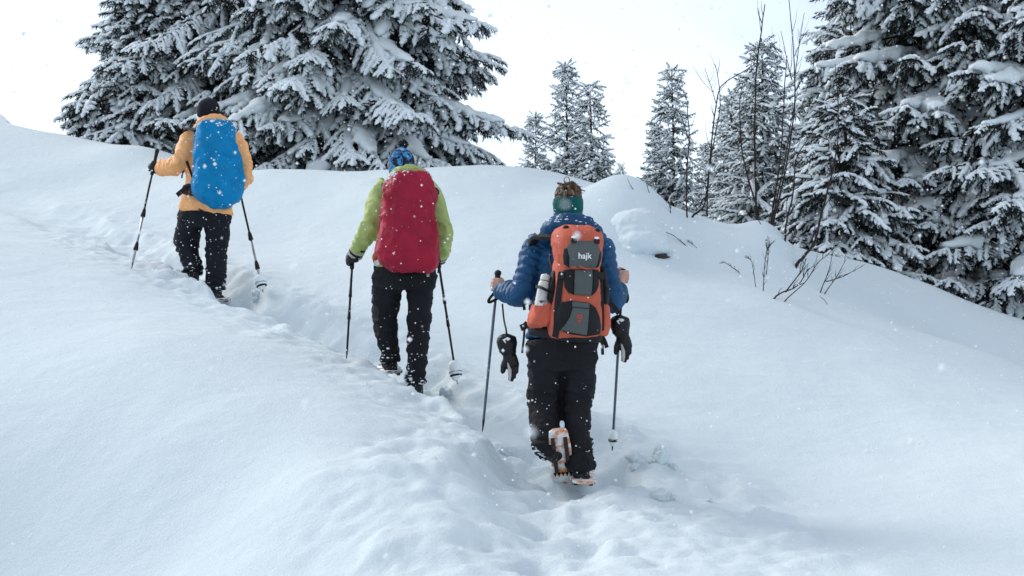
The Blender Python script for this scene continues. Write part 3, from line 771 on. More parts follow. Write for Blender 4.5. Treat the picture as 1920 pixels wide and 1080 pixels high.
def trek_pole(name, top, tip, label, group, shaft='steel', grip_len=0.15, rad=0.0085, basket=None, joints=(), lower=None, strap=None, cw=1.0):
    """pole from grip top to tip (world points)"""
    top, tip = Vector(top), Vector(tip); t = empty(name, tip, label, 'trekking pole', group)
    a = (top - tip); L = a.length; a.normalize()
    P = lambda s, off=(0, 0, 0): tuple(a * s + Vector(off))
    g = L - grip_len
    sh = link('shaft', mesh_np('shaft', *(lambda v: (v[0], [v[1]]))(etube([P(0.05), P(L * 0.5), P(g + 0.02)], [rad * 0.85, rad * 0.95, rad * 1.05], n=12, sub=2))), M[shaft], t)
    if lower is not None:
        link('lower_section', mesh_np('lower_section', *(lambda v: (v[0], [v[1]]))(etube([P(0.045), P(lower)], [rad * 1.02, rad * 1.08], n=12, sub=2))), M['alu'], t)
    for s in joints:
        j = link('clamp', mesh_np('clamp', *(lambda v: (v[0], [v[1]]))(etube([P(s - 0.03), P(s - 0.022), P(s + 0.03), P(s + 0.05)], [rad * 1.9 * cw, rad * 2.3 * cw, rad * 1.7 * cw, rad * 1.1], n=12, sub=2))), M['plastic_black'], t)
    link('grip', mesh_np('grip', *(lambda v: (v[0], [v[1]]))(etube([P(g), P(g + 0.01), P(g + grip_len * 0.45), P(g + grip_len * 0.8), P(L - 0.015), P(L)], [0.012, 0.0155, 0.0145, 0.0165, 0.021, 0.017], n=14, sub=3))), M['plastic_black'], t)
    link('tip', mesh_np('tip', *(lambda v: (v[0], [v[1]]))(etube([P(-0.01), P(0.03), P(0.06)], [0.003, 0.006, 0.008], n=8, sub=2))), M['plastic_black'], t)
    if basket:
        r, h0_, h1_ = basket
        b = link('basket', mesh_np('basket', *(lambda v: (v[0], [v[1]]))(etube([P(0.045), P(0.05), P(0.058)], [r * 0.9, r * 0.95, r * 0.85], n=18, sub=1))), M['plastic_black'], t)
        V, T = etube([P(h0_), P(h0_ + 0.02), P((h0_ + h1_) / 2), P(h1_ - 0.015), P(h1_)], [r * 0.35, r * 0.7, r * 1.0, r * 0.8, r * 0.3], n=16, sub=3)
        V = V + 0.10 * r * np.stack([vnoise(V[:, 0] * 60 + k * 9, V[:, 1] * 60, V[:, 2] * 60, seed=k) for k in range(3)], -1)
        q = link('caked_snow', mesh_np('caked_snow', V, [T]), M['snow_soft'], t); q['label'] = 'ball of snow stuck to the basket'
        link('basket_rim', mesh_np('basket_rim', *(lambda v: (v[0], [v[1]]))(etube([P((h0_ + h1_) / 2 - 0.012), P((h0_ + h1_) / 2 - 0.008)], [r * 1.015, r * 1.015], n=20, sub=1, round_end=False))), M['plastic_black'], t)
    if strap is not None:
        q = [Vector(s_) - tip for s_ in strap]
        ribbon('wrist_strap', q, 0.016, M['black'], t, (0.3, -1, 0.2))
    return t

def snowshoe(name, toe, tail, up, label, group, deck='deck', width=0.17, L=None):
    """snowshoe from toe to tail with its top side towards up: deck, rails, crampon, binding, heel plate"""
    toe, tail = Vector(toe), Vector(tail); ax = toe - tail; ln = ax.length; ax.normalize()
    z = Vector(up); z = (z - ax * z.dot(ax)).normalized(); x = ax.cross(z)
    Mx = Matrix((x, ax, z)).transposed().to_4x4(); Mx.translation = tail
    t = empty(name, tail, label, 'snowshoe', group); t.matrix_world = Mx
    out = []
    for k in range(25):
        s = k / 24; w = width / 2 * (0.55 + 0.45 * math.sin(math.pi * min(1, 0.12 + s * 0.62)) ** 1.0) * (1 if s < 0.82 else math.sqrt(max(0.02, 1 - ((s - 0.82) / 0.185) ** 2)))
        if k == 0: w *= 0.55
        out.append((w, s * ln))
    V = []; F_ = []; n = len(out)
    for w, y in out:
        c = 0.10 * max(0, (y / ln - 0.80)) ** 1.2 * 1.6
        nar = 1 - 0.16 * math.exp(-((y / ln - 0.5) / 0.13) ** 2)
        for q, h in ((-w * nar, 0.0), (w * nar, 0.0), (w * nar, 0.014), (-w * nar, 0.014)): V.append((q, y, h + c))
    for k in range(n - 1):
        for j in range(4): F_.append((k * 4 + j, k * 4 + (j + 1) % 4, k * 4 + 4 + (j + 1) % 4, k * 4 + 4 + j))
    F_ += [(3, 2, 1, 0), (n * 4 - 4, n * 4 - 3, n * 4 - 2, n * 4 - 1)]
    d = poly_obj('deck', V, F_, M[deck], t)
    for s in (-1, 1):
        Vr, Fr = [], []
        for k in range(13):
            y = ln * (0.12 + 0.55 * k / 12); h = -0.022 if k % 2 else -0.010
            for q, hh in ((-0.012, 0.003), (0.012, 0.003), (0.010, h), (-0.010, h)): Vr.append((s * width * 0.26 + q, y, hh))
        for k in range(12):
            for j in range(4): Fr.append((k * 4 + j, k * 4 + (j + 1) % 4, k * 4 + 4 + (j + 1) % 4, k * 4 + 4 + j))
        Fr += [(3, 2, 1, 0), (48, 49, 50, 51)]
        poly_obj('rail', Vr, Fr, M['rail'], t, smooth=False)
    cp = []
    Vc, Fc = [], []
    for k in range(5):
        xx = (-0.045 + 0.0225 * k); o = len(Vc)
        Vc += [(xx - 0.010, ln * 0.68, 0.002), (xx + 0.010, ln * 0.68, 0.002), (xx + 0.010, ln * 0.68 + 0.006, 0.002), (xx - 0.010, ln * 0.68 + 0.006, 0.002), (xx, ln * 0.685, -0.032)]
        Fc += [(o, o + 1, o + 4), (o + 1, o + 2, o + 4), (o + 2, o + 3, o + 4), (o + 3, o, o + 4), (o + 3, o + 2, o + 1, o)]
    poly_obj('crampon', Vc, Fc, M['plastic_black'], t, smooth=False)
    Vb, Fb = prism([(-0.048, 0.016), (0.048, 0.016), (0.055, 0.05), (0.045, 0.085), (-0.045, 0.085), (-0.055, 0.05)], ln * 0.60, ln * 0.70)
    poly_obj('binding', Vb, Fb, M['boot'], t, 0.006)
    Vb, Fb = prism([(-0.042, 0.015), (0.042, 0.015), (0.036, 0.032), (-0.036, 0.032)], ln * 0.24, ln * 0.36)
    poly_obj('heel_plate', Vb, Fb, M['boot'], t, 0.004)
    return t

def ngon_panel(name, poly, surf, mat, parent, off=0.003, thick=0.006, cut=0.018):
    """a cloth panel with the outline poly (x, z) laid on the surface y = surf(x, z)"""
    bm = bmesh.new(); bm.faces.new([bm.verts.new((x, 0, z)) for x, z in poly])
    xs = [p[0] for p in poly]; zs = [p[1] for p in poly]
    for lo, hi, nrm in ((min(xs), max(xs), (1, 0, 0)), (min(zs), max(zs), (0, 0, 1))):
        q = lo + cut
        while q < hi - cut * 0.3:
            bmesh.ops.bisect_plane(bm, geom=list(bm.verts) + list(bm.edges) + list(bm.faces), plane_co=(nrm[0] * q, 0, nrm[2] * q), plane_no=nrm); q += cut
    r = bmesh.ops.extrude_face_region(bm, geom=list(bm.faces)); top = {v for v in r['geom'] if isinstance(v, bmesh.types.BMVert)}
    for v in bm.verts:
        v.co.y = surf(v.co.x, v.co.z) + (0.004 if v not in top else -off - thick)
    bmesh.ops.recalc_face_normals(bm, faces=bm.faces)
    for f in bm.faces: f.smooth = abs(f.normal.y) > 0.5
    me = bpy.data.meshes.new(name); bm.to_mesh(me); bm.free(); me.update()
    return link(name, me, mat, parent)
def print_text(body, size, x, z, surf, mat, parent, name, off=0.012, shear=0.0):
    cu = bpy.data.curves.new('tmp_text', 'FONT'); cu.body = body; cu.size = size; cu.align_x = 'CENTER'; cu.align_y = 'CENTER'; cu.shear = shear; cu.offset = size * 0.018
    o = bpy.data.objects.new('tmp_text', cu); COL.objects.link(o)
    dg = bpy.context.evaluated_depsgraph_get(); dg.update()
    me = bpy.data.meshes.new_from_object(o.evaluated_get(dg)); bpy.data.objects.remove(o)
    for v in me.vertices:
        a, b = v.co.x + x, v.co.y + z; v.co = (a, surf(a, b) - off, b)
    me.name = name; me.materials.clear(); me.update(); return link(name, me, mat, parent)

def rain_cover(name, px, edges, d, s, depth, mat, heading, seed, parent_label, fold=0.012):
    """pack under a rain cover. edges: (py, left px, right px) down the outline. returns the thing"""
    y_bot = edges[-1][0]; cxp = (edges[len(edges) // 2][1] + edges[len(edges) // 2][2]) / 2
    base = at(cxp, y_bot, d)
    t = empty(name, base, parent_label, 'backpack'); t.rotation_euler = (0, 0, heading)
    E = catmull([(e[0], e[1], e[2]) for e in edges], 5); n = 44; V, T = [], []; m = len(E)
    for k, (py, l, r) in enumerate(E):
        z = (y_bot - py) * s; w = max(0.01, (r - l) / 2 * s); c = ((l + r) / 2 - cxp) * s; f = k / (m - 1)
        dp = depth * (0.32 + 0.68 * math.sin(math.pi * min(1, 0.10 + f * 0.80)) ** 0.6)
        for j in range(n):
            a = 2 * math.pi * j / n; ca, sa = math.cos(a), math.sin(a); p = 2 / 2.9
            x = math.copysign(abs(ca) ** p, ca) * w; y = math.copysign(abs(sa) ** p, sa) * dp * (0.5 if sa < 0 else 0.5)
            V.append((c + x, y - depth * 0.0, z))
    V = np.array(V)
    for k in range(m - 1):
        for j in range(n):
            a, b = k * n + j, k * n + (j + 1) % n; T += [(a, b, b + n), (a, b + n, a + n)]
    V = np.concatenate([V, [V[:n].mean(0) + [0, 0, 0.012], V[-n:].mean(0) - [0, 0, 0.012]]]); q = len(V)
    for j in range(n): T.append((q - 2, (j + 1) % n, j)); T.append((q - 1, (m - 1) * n + j, (m - 1) * n + (j + 1) % n))
    g = creases(fold * 1.9, 4.2, 5.5, seed); g2 = creases(fold * 0.8, 13, 9, seed + 20)
    me = remesh('rain_cover', [(V, np.array(T))], 0.010, 3, lambda co, no: g(co, no) + g2(co, no))
    cov = link('rain_cover', me, mat, t)
    # elastic hem that gathers the cover round the pack's back edge
    hem = []
    for k in range(0, m): hem.append((((E[k][1] + E[k][2]) / 2 - cxp) * s - (E[k][2] - E[k][1]) / 2 * s * 0.93, depth * 0.42, (y_bot - E[k][0]) * s))
    for k in range(m - 1, -1, -1): hem.append((((E[k][1] + E[k][2]) / 2 - cxp) * s + (E[k][2] - E[k][1]) / 2 * s * 0.93, depth * 0.42, (y_bot - E[k][0]) * s))
    tube_obj('elastic_hem', hem[::2], [0.009] * len(hem[::2]), mat, t, 8)
    return t, base, cov

# ================================================================== the three hikers
GPOLE = 'trekking poles of the hikers'; GSHOE = 'snowshoes of the hikers'
class Fig:
    def __init__(s, d, basepx, label):
        s.d = d; s.base = at(basepx[0], basepx[1], d); s.t = empty('person', s.base, label, 'person')
    def W(s, px, py, dy=0.0): return at(px, py, s.d + dy)
    def J(s, px, py, dy=0.0): return np.array(tuple(at(px, py, s.d + dy) - s.base))
    def L(s, v): return np.array(tuple(Vector(v) - s.base))
def face_bits(c, fwd, r):
    """nose, brow, chin and ears of a head centred at c looking along fwd"""
    f = np.asarray(fwd, float); f /= np.linalg.norm(f); x = np.cross(f, [0, 0, 1.0]); u = np.array([0, 0, 1.0]); c = np.asarray(c)
    out = [etube([c + f * r * 1.10 + u * r * 0.12, c + f * r * 1.32 - u * r * 0.16, c + f * r * 1.22 - u * r * 0.30], [0.010, 0.014, 0.010], n=10, sub=3),
           ball(c + f * r * 0.72 - u * r * 0.85, (r * 0.52, r * 0.52, r * 0.38)),
           etube([c + f * r * 1.05 - x * 0.022 - u * r * 0.52, c + f * r * 1.13 - u * r * 0.53, c + f * r * 1.05 + x * 0.022 - u * r * 0.52], [0.006, 0.010, 0.006], n=8, sub=3)]
    for s in (-1, 1):
        out.append(ball(c + x * s * r * 0.98 - u * r * 0.1, (0.012, 0.022, 0.032), 10))
        out.append(ball(c + f * r * 0.98 + x * s * 0.034 + u * r * 0.10, 0.011, 8))
    return out
def boot(g, ankle, heel, toe, mat='boot', parent=None, w=0.048):
    a, h, t = [np.asarray(q) for q in (ankle, heel, toe)]; d = (t - h); d = d / np.linalg.norm(d); up = np.array([0, 0, 1.0])
    parts = [etube([a + up * 0.03, a, h * 0.6 + a * 0.4 + d * 0.01, h + d * 0.03 + up * 0.03], [(0.056, 0.062), (0.052, 0.058), (0.050, 0.055), (0.045, 0.050)], sub=4),
             etube([h + d * 0.02 + up * 0.035, h * 0.5 + t * 0.5 + up * 0.045, t - d * 0.04 + up * 0.03, t + up * 0.022], [(0.042, 0.04), (w, 0.045), (w * 0.98, 0.034), (w * 0.6, 0.022)], side=np.cross(d, up), sub=4)]
    b = link('boot', remesh('boot', parts, 0.008, 4, creases(0.004, 20, 20, 5)), M[mat], parent)
    sole = etube([h + d * -0.005 + up * 0.004, h * 0.5 + t * 0.5 + up * 0.002, t + up * 0.006], [(0.044, 0.012), (0.046, 0.012), (0.036, 0.010)], side=np.cross(d, up), n=12, sub=4)
    link('sole', mesh_np('sole', sole[0], [sole[1]]), M['plastic_black'], b)
    return b
def trouser_disp(legs, cuff_amp, seed):
    base = creases(0.013, 7, 15, seed)
    def f(co, no):
        r = base(co, no)
        for leg in legs:
            dist, run = seg_param(co, leg); tot = sum(np.linalg.norm(np.asarray(b) - np.asarray(a)) for a, b in zip(leg[:-1], leg[1:]))
            m = sstep(0.16, 0.10, dist); t = run / tot
            env = sstep(0.66, 0.95, t) + 0.65 * np.exp(-((t - 0.50) / 0.07) ** 2)
            wob = vnoise(co[:, 0] * 14, co[:, 1] * 14, co[:, 2] * 6, seed=seed + 2)
            r = r + m * cuff_amp * env * np.sin(run * 2 * math.pi / 0.058 + 3.2 * wob)
        return r
    return f

def caked(trousers, parent_z, n, seed, band=None, name='caked_snow', size=.0075):
    """bits of snow stuck to the lower legs"""
    me = trousers.data; nv = len(me.vertices); co = np.empty(nv * 3, np.float32); no = np.empty(nv * 3, np.float32)
    me.vertices.foreach_get('co', co); me.vertices.foreach_get('normal', no); co = co.reshape(-1, 3); no = no.reshape(-1, 3)
    rs = np.random.RandomState(seed); zt = co[:, 2]
    w = (np.exp(-np.maximum(0, zt - parent_z) / 0.065) if band is None else np.exp(-((zt - parent_z) / band) ** 2) * np.clip(no[:, 2] + .25, 0, 1) ** 1.5) * (no[:, 1] < 0.4); w = w * (np.clip(fbm(co[:, 0] * 11, co[:, 1] * 11, co[:, 2] * 11, seed=seed) + .35, 0, 1)); w /= w.sum()
    parts = []
    for i in rs.choice(nv, n, p=w):
        r = rs.uniform(.0025, size); V, T = lump_unit[rs.randint(len(lump_unit))]
        parts.append((V * np.array([r * rs.uniform(1, 2.2), r, r * rs.uniform(.5, 1)]) + co[i], T))
    V, T = merge(parts); o = link(name, mesh_np(name, V, [T]), M['snow_soft'], trousers); o['kind'] = 'stuff'
def _lump(seed):
    V, T = ball((0, 0, 0), 1.0, 6); return V * (1 + .35 * vnoise(V[:, 0] * 1.5 + seed, V[:, 1] * 1.5, V[:, 2] * 1.5, seed=seed))[:, None], T
lump_unit = [_lump(k) for k in range(4)]

# ---------------------------------------------------------------- nearest hiker: blue quilted jacket, teal headband
def hiker_near():
    g = Fig(8.0, (1066, 915), 'hiker in blue quilted jacket and teal headband carrying the orange and grey pack'); J, t = g.J, g.t
    wl, wr_ = J(941, 547, .24), J(1160, 544, .20)
    topL, tipL = g.W(934, 508, .30), g.W(905, 806, .16)
    topR, tipR = g.W(1168, 505, .27), g.W(1148, 842, .32)
    hL = topL + (tipL - topL).normalized() * 0.085; hR = topR + (tipR - topR).normalized() * 0.042
    axL = (topL - tipL); axR = (topR - tipR)
    head = J(1065, 378, .20)
    # body
    body = [etube([J(1054, 650, .0), J(1057, 590, .03), J(1062, 510, .09), J(1065, 462, .14), J(1066, 432, .16), J(1066, 405, .19)],
                  [(.15, .10), (.135, .095), (.165, .105), (.15, .09), (.06, .06), (.055, .058)], sub=5),
            ball(head + [0, 0.0, 0.0], (0.077, 0.094, 0.092), 18)] + face_bits(head, (0, 1, 0), 0.080)
    for hip, knee, ank, heel, toe in ((J(1024, 655), J(1020, 755, .10), J(1040, 848, -.03), J(1044, 848, -.06), J(1056, 893, .13)),
                                      (J(1086, 655), J(1082, 757, .06), J(1088, 868, .0), J(1090, 893, -.06), J(1086, 889, .18))):
        body.append(etube([hip, hip * .5 + knee * .5, knee, knee * .55 + ank * .45, ank], [.085, .075, .055, .052, .036]))
        body.append(etube([ank, heel * .6 + toe * .4 + [0, 0, .03], toe + [0, 0, .015]], [.036, .036, .026]))
    for sh, el, wr, hp, ax, hand in ((J(1008, 466, .13), J(980, 548, .02), wl, hL, axL, -1), (J(1122, 466, .13), J(1144, 560, .02), wr_, hR, axR, 1)):
        body.append(etube([sh, sh * .5 + el * .5, el, el * .5 + wr * .5, wr], [.052, .046, .040, .038, .029]))
        body += fist(g.L(hp), ax, wr, 0.0092, hand)
    link('body', remesh('body', body, 0.0052, 3, None, 0.45), M['skin'], t)
    # quilted jacket
    armL = [J(1020, 452, .13), J(1004, 470, .12), J(978, 548, .0), wl + [-.005, .0, 0]]
    armR = [J(1108, 452, .13), J(1127, 470, .12), J(1146, 562, .0), wr_ + [.000, 0, -.006]]
    tor = [J(1053, 641, .0), J(1055, 605, .02), J(1060, 540, .07), J(1064, 480, .12), J(1066, 446, .15), J(1067, 425, .16)]
    parts = [etube(tor, [(.207, .150), (.19, .14), (.198, .145), (.185, .13), (.12, .10), (.085, .085)], sub=6, n=26, round_end=False)]
    for arm in (armL, armR):
        parts.append(etube([arm[0], arm[1], arm[1] * .5 + arm[2] * .5 + [0, -.01, 0], arm[2], arm[2] * .45 + arm[3] * .55, arm[3]], [.080, .080, .073, .072, .064, .050], sub=5, round_end=False))
    cr_ = creases(0.007, 11, 13, 3)
    def quilt(co, no):
        dl, rl = seg_param(co, armL); dr, rr = seg_param(co, armR); dt, rt = seg_param(co, tor)
        run = np.where((dl < dr) & (dl < dt - 0.075), rl, np.where((dr < dl) & (dr < dt - 0.075), rr, rt))
        wob = 0.008 * vnoise(co[:, 0] * 16, co[:, 1] * 16, co[:, 2] * 16, seed=4)
        return 0.014 * (np.abs(np.sin(math.pi * (run + wob) / 0.052)) ** 0.55 - 0.75) + cr_(co, no)
    jk = link('jacket', remesh('jacket', parts, 0.007, 3, quilt), M['puffer'], t)
    hood = [etube([J(1025, 458, .10), J(1029, 436, .02), J(1045, 422, -.04), J(1070, 417, -.06), J(1096, 422, -.04), J(1114, 436, .02), J(1119, 458, .10)], [.040, .050, .052, .050, .052, .048, .038], side=(0, 1, 0), sub=6),
            etube([J(1040, 440, .07), J(1058, 432, .0), J(1074, 430, -.005), J(1092, 434, .01), J(1104, 446, .07)], [.030, .036, .038, .036, .030], side=(0, 1, 0), sub=6),
            etube([J(1066, 455, .12), J(1066, 412, .14)], [.13, .112], sub=4)]
    ha = [J(1028, 448, .12), J(1041, 430, .06), J(1072, 419, .03), J(1106, 433, .07), J(1112, 450, .12)]
    def hq(co, no):
        _, run = seg_param(co, ha); return 0.010 * (np.abs(np.sin(math.pi * run / 0.07)) ** 0.6 - 0.7) + creases(0.008, 12, 14, 8)(co, no)
    caked(link('hood', remesh('hood', hood, 0.007, 3, hq), M['puffer'], jk), J(1070, 419)[2], 60, 33, .03, 'settled_snow', .007)
    for wr, arm in ((wl, armL), (wr_, armR)):
        dd = (arm[3] - arm[2]) / np.linalg.norm(arm[3] - arm[2])
        tube_obj('cuff', [arm[3] - dd * .012, arm[3] + dd * .004, arm[3] + dd * .014], [.049, .049, .043], M['puffer'], jk, 20, 3)
    # trousers
    legL = [J(1024, 660, 0), J(1021, 757, .10), J(1020, 850, -.05)]; legR = [J(1087, 660, 0), J(1082, 757, .06), J(1087, 858, .0)]
    parts = [etube([J(1052, 632, 0), J(1053, 650, 0), J(1054, 690, .01)], [(.198, .142), (.202, .145), (.19, .14)], sub=5, n=26, round_end=False),
             etube([legL[0], J(1022, 710, .05), legL[1], J(1023, 800, .03), J(1024, 835, -.03), J(1021, 856, -.06)], [(.110, .115), (.103, .11), (.096, .105), (.085, .098), (.078, .09), (.070, .082)], sub=6, n=22, round_end=False),
             etube([legR[0], J(1086, 710, .03), legR[1], J(1083, 800, .03), J(1085, 835, .01), J(1086, 850, 0)], [(.106, .115), (.092, .105), (.080, .095), (.076, .09), (.082, .092), (.080, .09)], sub=6, n=22, round_end=False)]
    tr = link('trousers', remesh('trousers', parts, 0.009, 4, trouser_disp([legL, legR], 0.008, 11)), M['pants3'], t); caked(tr, J(1087, 850)[2], 60, 1)
    ga = etube([J(1087, 848, 0), J(1088, 862, -.01), J(1089, 874, -.01), J(1089, 880, -.01)], [(.066, .075), (.080, .085), (.086, .09), (.076, .08)], n=22, sub=4)
    link('gaiter', remesh('gaiter', [ga], 0.008, 2, creases(0.012, 16, 20, 17)), M['pants3'], tr)
    boot(g, J(1088, 872, .0), J(1091, 897, -.07), J(1087, 890, .20), parent=t)
    boot(g, J(1036, 848, -.02), J(1044, 846, -.05), J(1056, 892, .12), parent=t)
    # headband and hair
    hb = [etube([head + [0, -.006, -.095], head + [0, -.006, -.03], head + [0, -.006, .012], head + [0, -.006, .022]], [(.080, .092), (.0885, .103), (.086, .102), (.080, .095)], n=28, sub=4, round_end=False)]
    link('headband', remesh('headband', hb, 0.007, 2, creases(0.003, 20, 20, 2)), M['teal'], t)
    rng = random.Random(5)
    hair = [ball(head + [0, -.004, -.012], (0.078, 0.095, 0.074), 16), ball(head + [-.010, -.034, .076], (.032, .032, .029), 12), ball(head + [.024, -.026, .064], (.022, .026, .018), 12)]
    for k in range(18):
        a = rng.uniform(-3.3, 0.2) * .9; r0 = rng.uniform(.6, 1.0)
        p0 = head + np.array([math.cos(a) * .078, math.sin(a) * .094, .018 + .02 * rng.random()])
        p2 = head + np.array([-.004 + rng.uniform(-.04, .04), -.03 + rng.uniform(-.02, .02), .085 + rng.uniform(0, .028)])
        pm = (p0 + p2) / 2 + (p0 - head) * 0.16 + np.array([0, 0, .008])
        hair.append(etube([p0, pm, p2], [.006, .008, .006], n=6, sub=4))
    hh = link('hair', remesh('hair', hair, 0.0055, 1, creases(0.004, 30, 50, 6)), M['hair'], t)
    st = []
    for k in range(70):
        a = rng.uniform(0, 6.28); q = rng.uniform(0, 1); c = head + np.array([-.010, -.034, .074]) if k % 3 else head + np.array([.028, -.02, .058])
        dr = np.array([math.cos(a), math.sin(a) * .8 - .2, rng.uniform(-.2, 1.1)]); dr /= np.linalg.norm(dr)
        p0 = c + dr * .020; p1 = p0 + dr * rng.uniform(.012, .026); p2 = p1 + (dr + np.array([rng.uniform(-.9, .9), rng.uniform(-.9, .9), rng.uniform(-1.2, .2)])) * .016
        st.append(ring_tube(catmull([p0, p1, p2], 3), [.0030] * 4 + [.0016] * 3, 4))
    for k in range(40):
        a = rng.uniform(-3.5, .4); p0 = head + np.array([math.cos(a) * .074, math.sin(a) * .092, .018]); p2 = head + np.array([rng.uniform(-.04, .03), -.03, .075]); pm = (p0 + p2) / 2 + (p0 - head) * rng.uniform(.10, .22) + np.array([0, 0, .010])
        st.append(ring_tube(catmull([p0, pm, p2], 4), [.0032] * 9, 4))
    V, T = merge(st); q = link('loose_strands', mesh_np('loose_strands', V, [T]), M['hair'], hh); q['kind'] = 'stuff'
    lock = [head + [-.018, -.098, .05], head + [-.020, -.108, .02], head + [-.022, -.108, -.005]]
    tube_obj('lock', lock, [.010, .009, .003], M['hair'], hh, 8, 4)
    lp = [head + [-.008 + .016 * math.cos(q), -.03, .118 + .022 * math.sin(q)] for q in np.linspace(-1.3, 4.4, 14)]
    tube_obj('hair_loop', lp, [.0022] * 14, M['hair'], hh, 6, 2)
    # poles
    trek_pole('trekking_pole', topL, tipL, 'blue-grey pole in the bare left hand of the teal headband hiker', GPOLE, 'steel', 0.15,
              strap=[hL + Vector((-.01, -.03, -.04)), hL + Vector((-.045, -.03, -.085)), hL + Vector((-.04, -.035, -.10)), hL + Vector((.01, -.02, -.075))])
    trek_pole('trekking_pole', topR, tipR, 'blue-grey pole in the bare right hand of the teal headband hiker', GPOLE, 'steel', 0.14, basket=(0.028, 0.02, 0.115),
              strap=[hR + Vector((.01, -.03, -.05)), hR + Vector((.028, -.03, -.12)), hR + Vector((.015, -.03, -.15)), hR + Vector((-.012, -.02, -.10))])
    # snowshoes
    snowshoe('snowshoe', g.W(1060, 921, .14), g.W(1046, 806, -.20), (0, 1, 0.55), 'orange snowshoe standing on its toe under the lifted left foot of the teal headband hiker', GSHOE, width=0.135)
    snowshoe('snowshoe', g.W(1085, 880, .36), g.W(1096, 908, -.17), (0.05, -.1, 1), 'snow-covered snowshoe under the planted right boot of the teal headband hiker', GSHOE, width=0.16)
    return g
G3 = hiker_near()

def hanging_glove(px, top, pts_cord, d, s, flip, label):
    """padded glove hanging by a cord: outlines in photo pixels about (px, top)"""
    base = at(px, top, d); t = empty('glove', base, label, 'glove', 'gloves hanging from the wrists of the teal headband hiker')
    P = lambda x, y, dy=0: np.array((x * s * flip, dy, -y * s))
    cuff = link('cuff', remesh('glove_cuff', [etube([P(0, 0), P(0, 5), P(1, 20), P(4, 36)], [(.030, .028), (.052, .040), (.056, .042), (.040, .032)], n=20, sub=4)], 0.006, 2, creases(0.006, 18, 22, 3)), M['plastic_black'], t)
    hand = [etube([P(4, 32), P(8, 46), P(12, 58)], [(.036, .030), (.042, .032), (.038, .028)], n=16, sub=4),
            etube([P(0, 42), P(-5, 52), P(-7, 66), P(-7, 71)], [.017, .018, .016, .010], n=12, sub=4)]
    for k, (a, b) in enumerate(((5, 84), (10, 86), (15, 80), (19, 70))):
        hand.append(etube([P(4 + k * 5, 54, .004 * (k % 2)), P(6 + k * 4.2, 66, -.004), P(a, b, .008)], [.0135, .0135, .010], n=10, sub=4))
    link('hand', remesh('glove_hand', hand, 0.0048, 2, creases(0.003, 25, 25, 7)), M['plastic_black'], t)
    V, F_ = prism([(x * s * flip, -y * s) for x, y in ((1, 50), (4, 52), (9, 64), (9, 76), (7, 86), (4, 85), (3, 70))], -.036, -.014)
    poly_obj('palm_patch', V, F_, M['palm'], t, 0.003)
    V, F_ = prism([(x * s * flip, -y * s) for x, y in ((-8, 8), (2, 3), (8, 6), (-2, 15))], -.045, -.030)
    q = poly_obj('snow_patch', V, F_, M['snow_soft'], t, 0.004); q['label'] = 'small patch of snow on the glove cuff'
    ribbon('cord', [np.array(tuple(Vector(c) - base)) for c in pts_cord], 0.010, M['black'], t, (0, -1, 0), 0.004)
    return t
hanging_glove(950, 629, [at(942, 570, 8.2), at(945, 600, 8.1), at(949, 618, 8.0), at(950, 632, 8.0)], 8.0, .003, 1, 'black padded glove dangling on a cord below the left elbow')
hanging_glove(1162, 594, [at(1161, 552, 8.2), at(1164, 575, 8.1), at(1162, 597, 8.05)], 8.05, .003, 1, 'black padded glove dangling on the pole right of the orange pack')

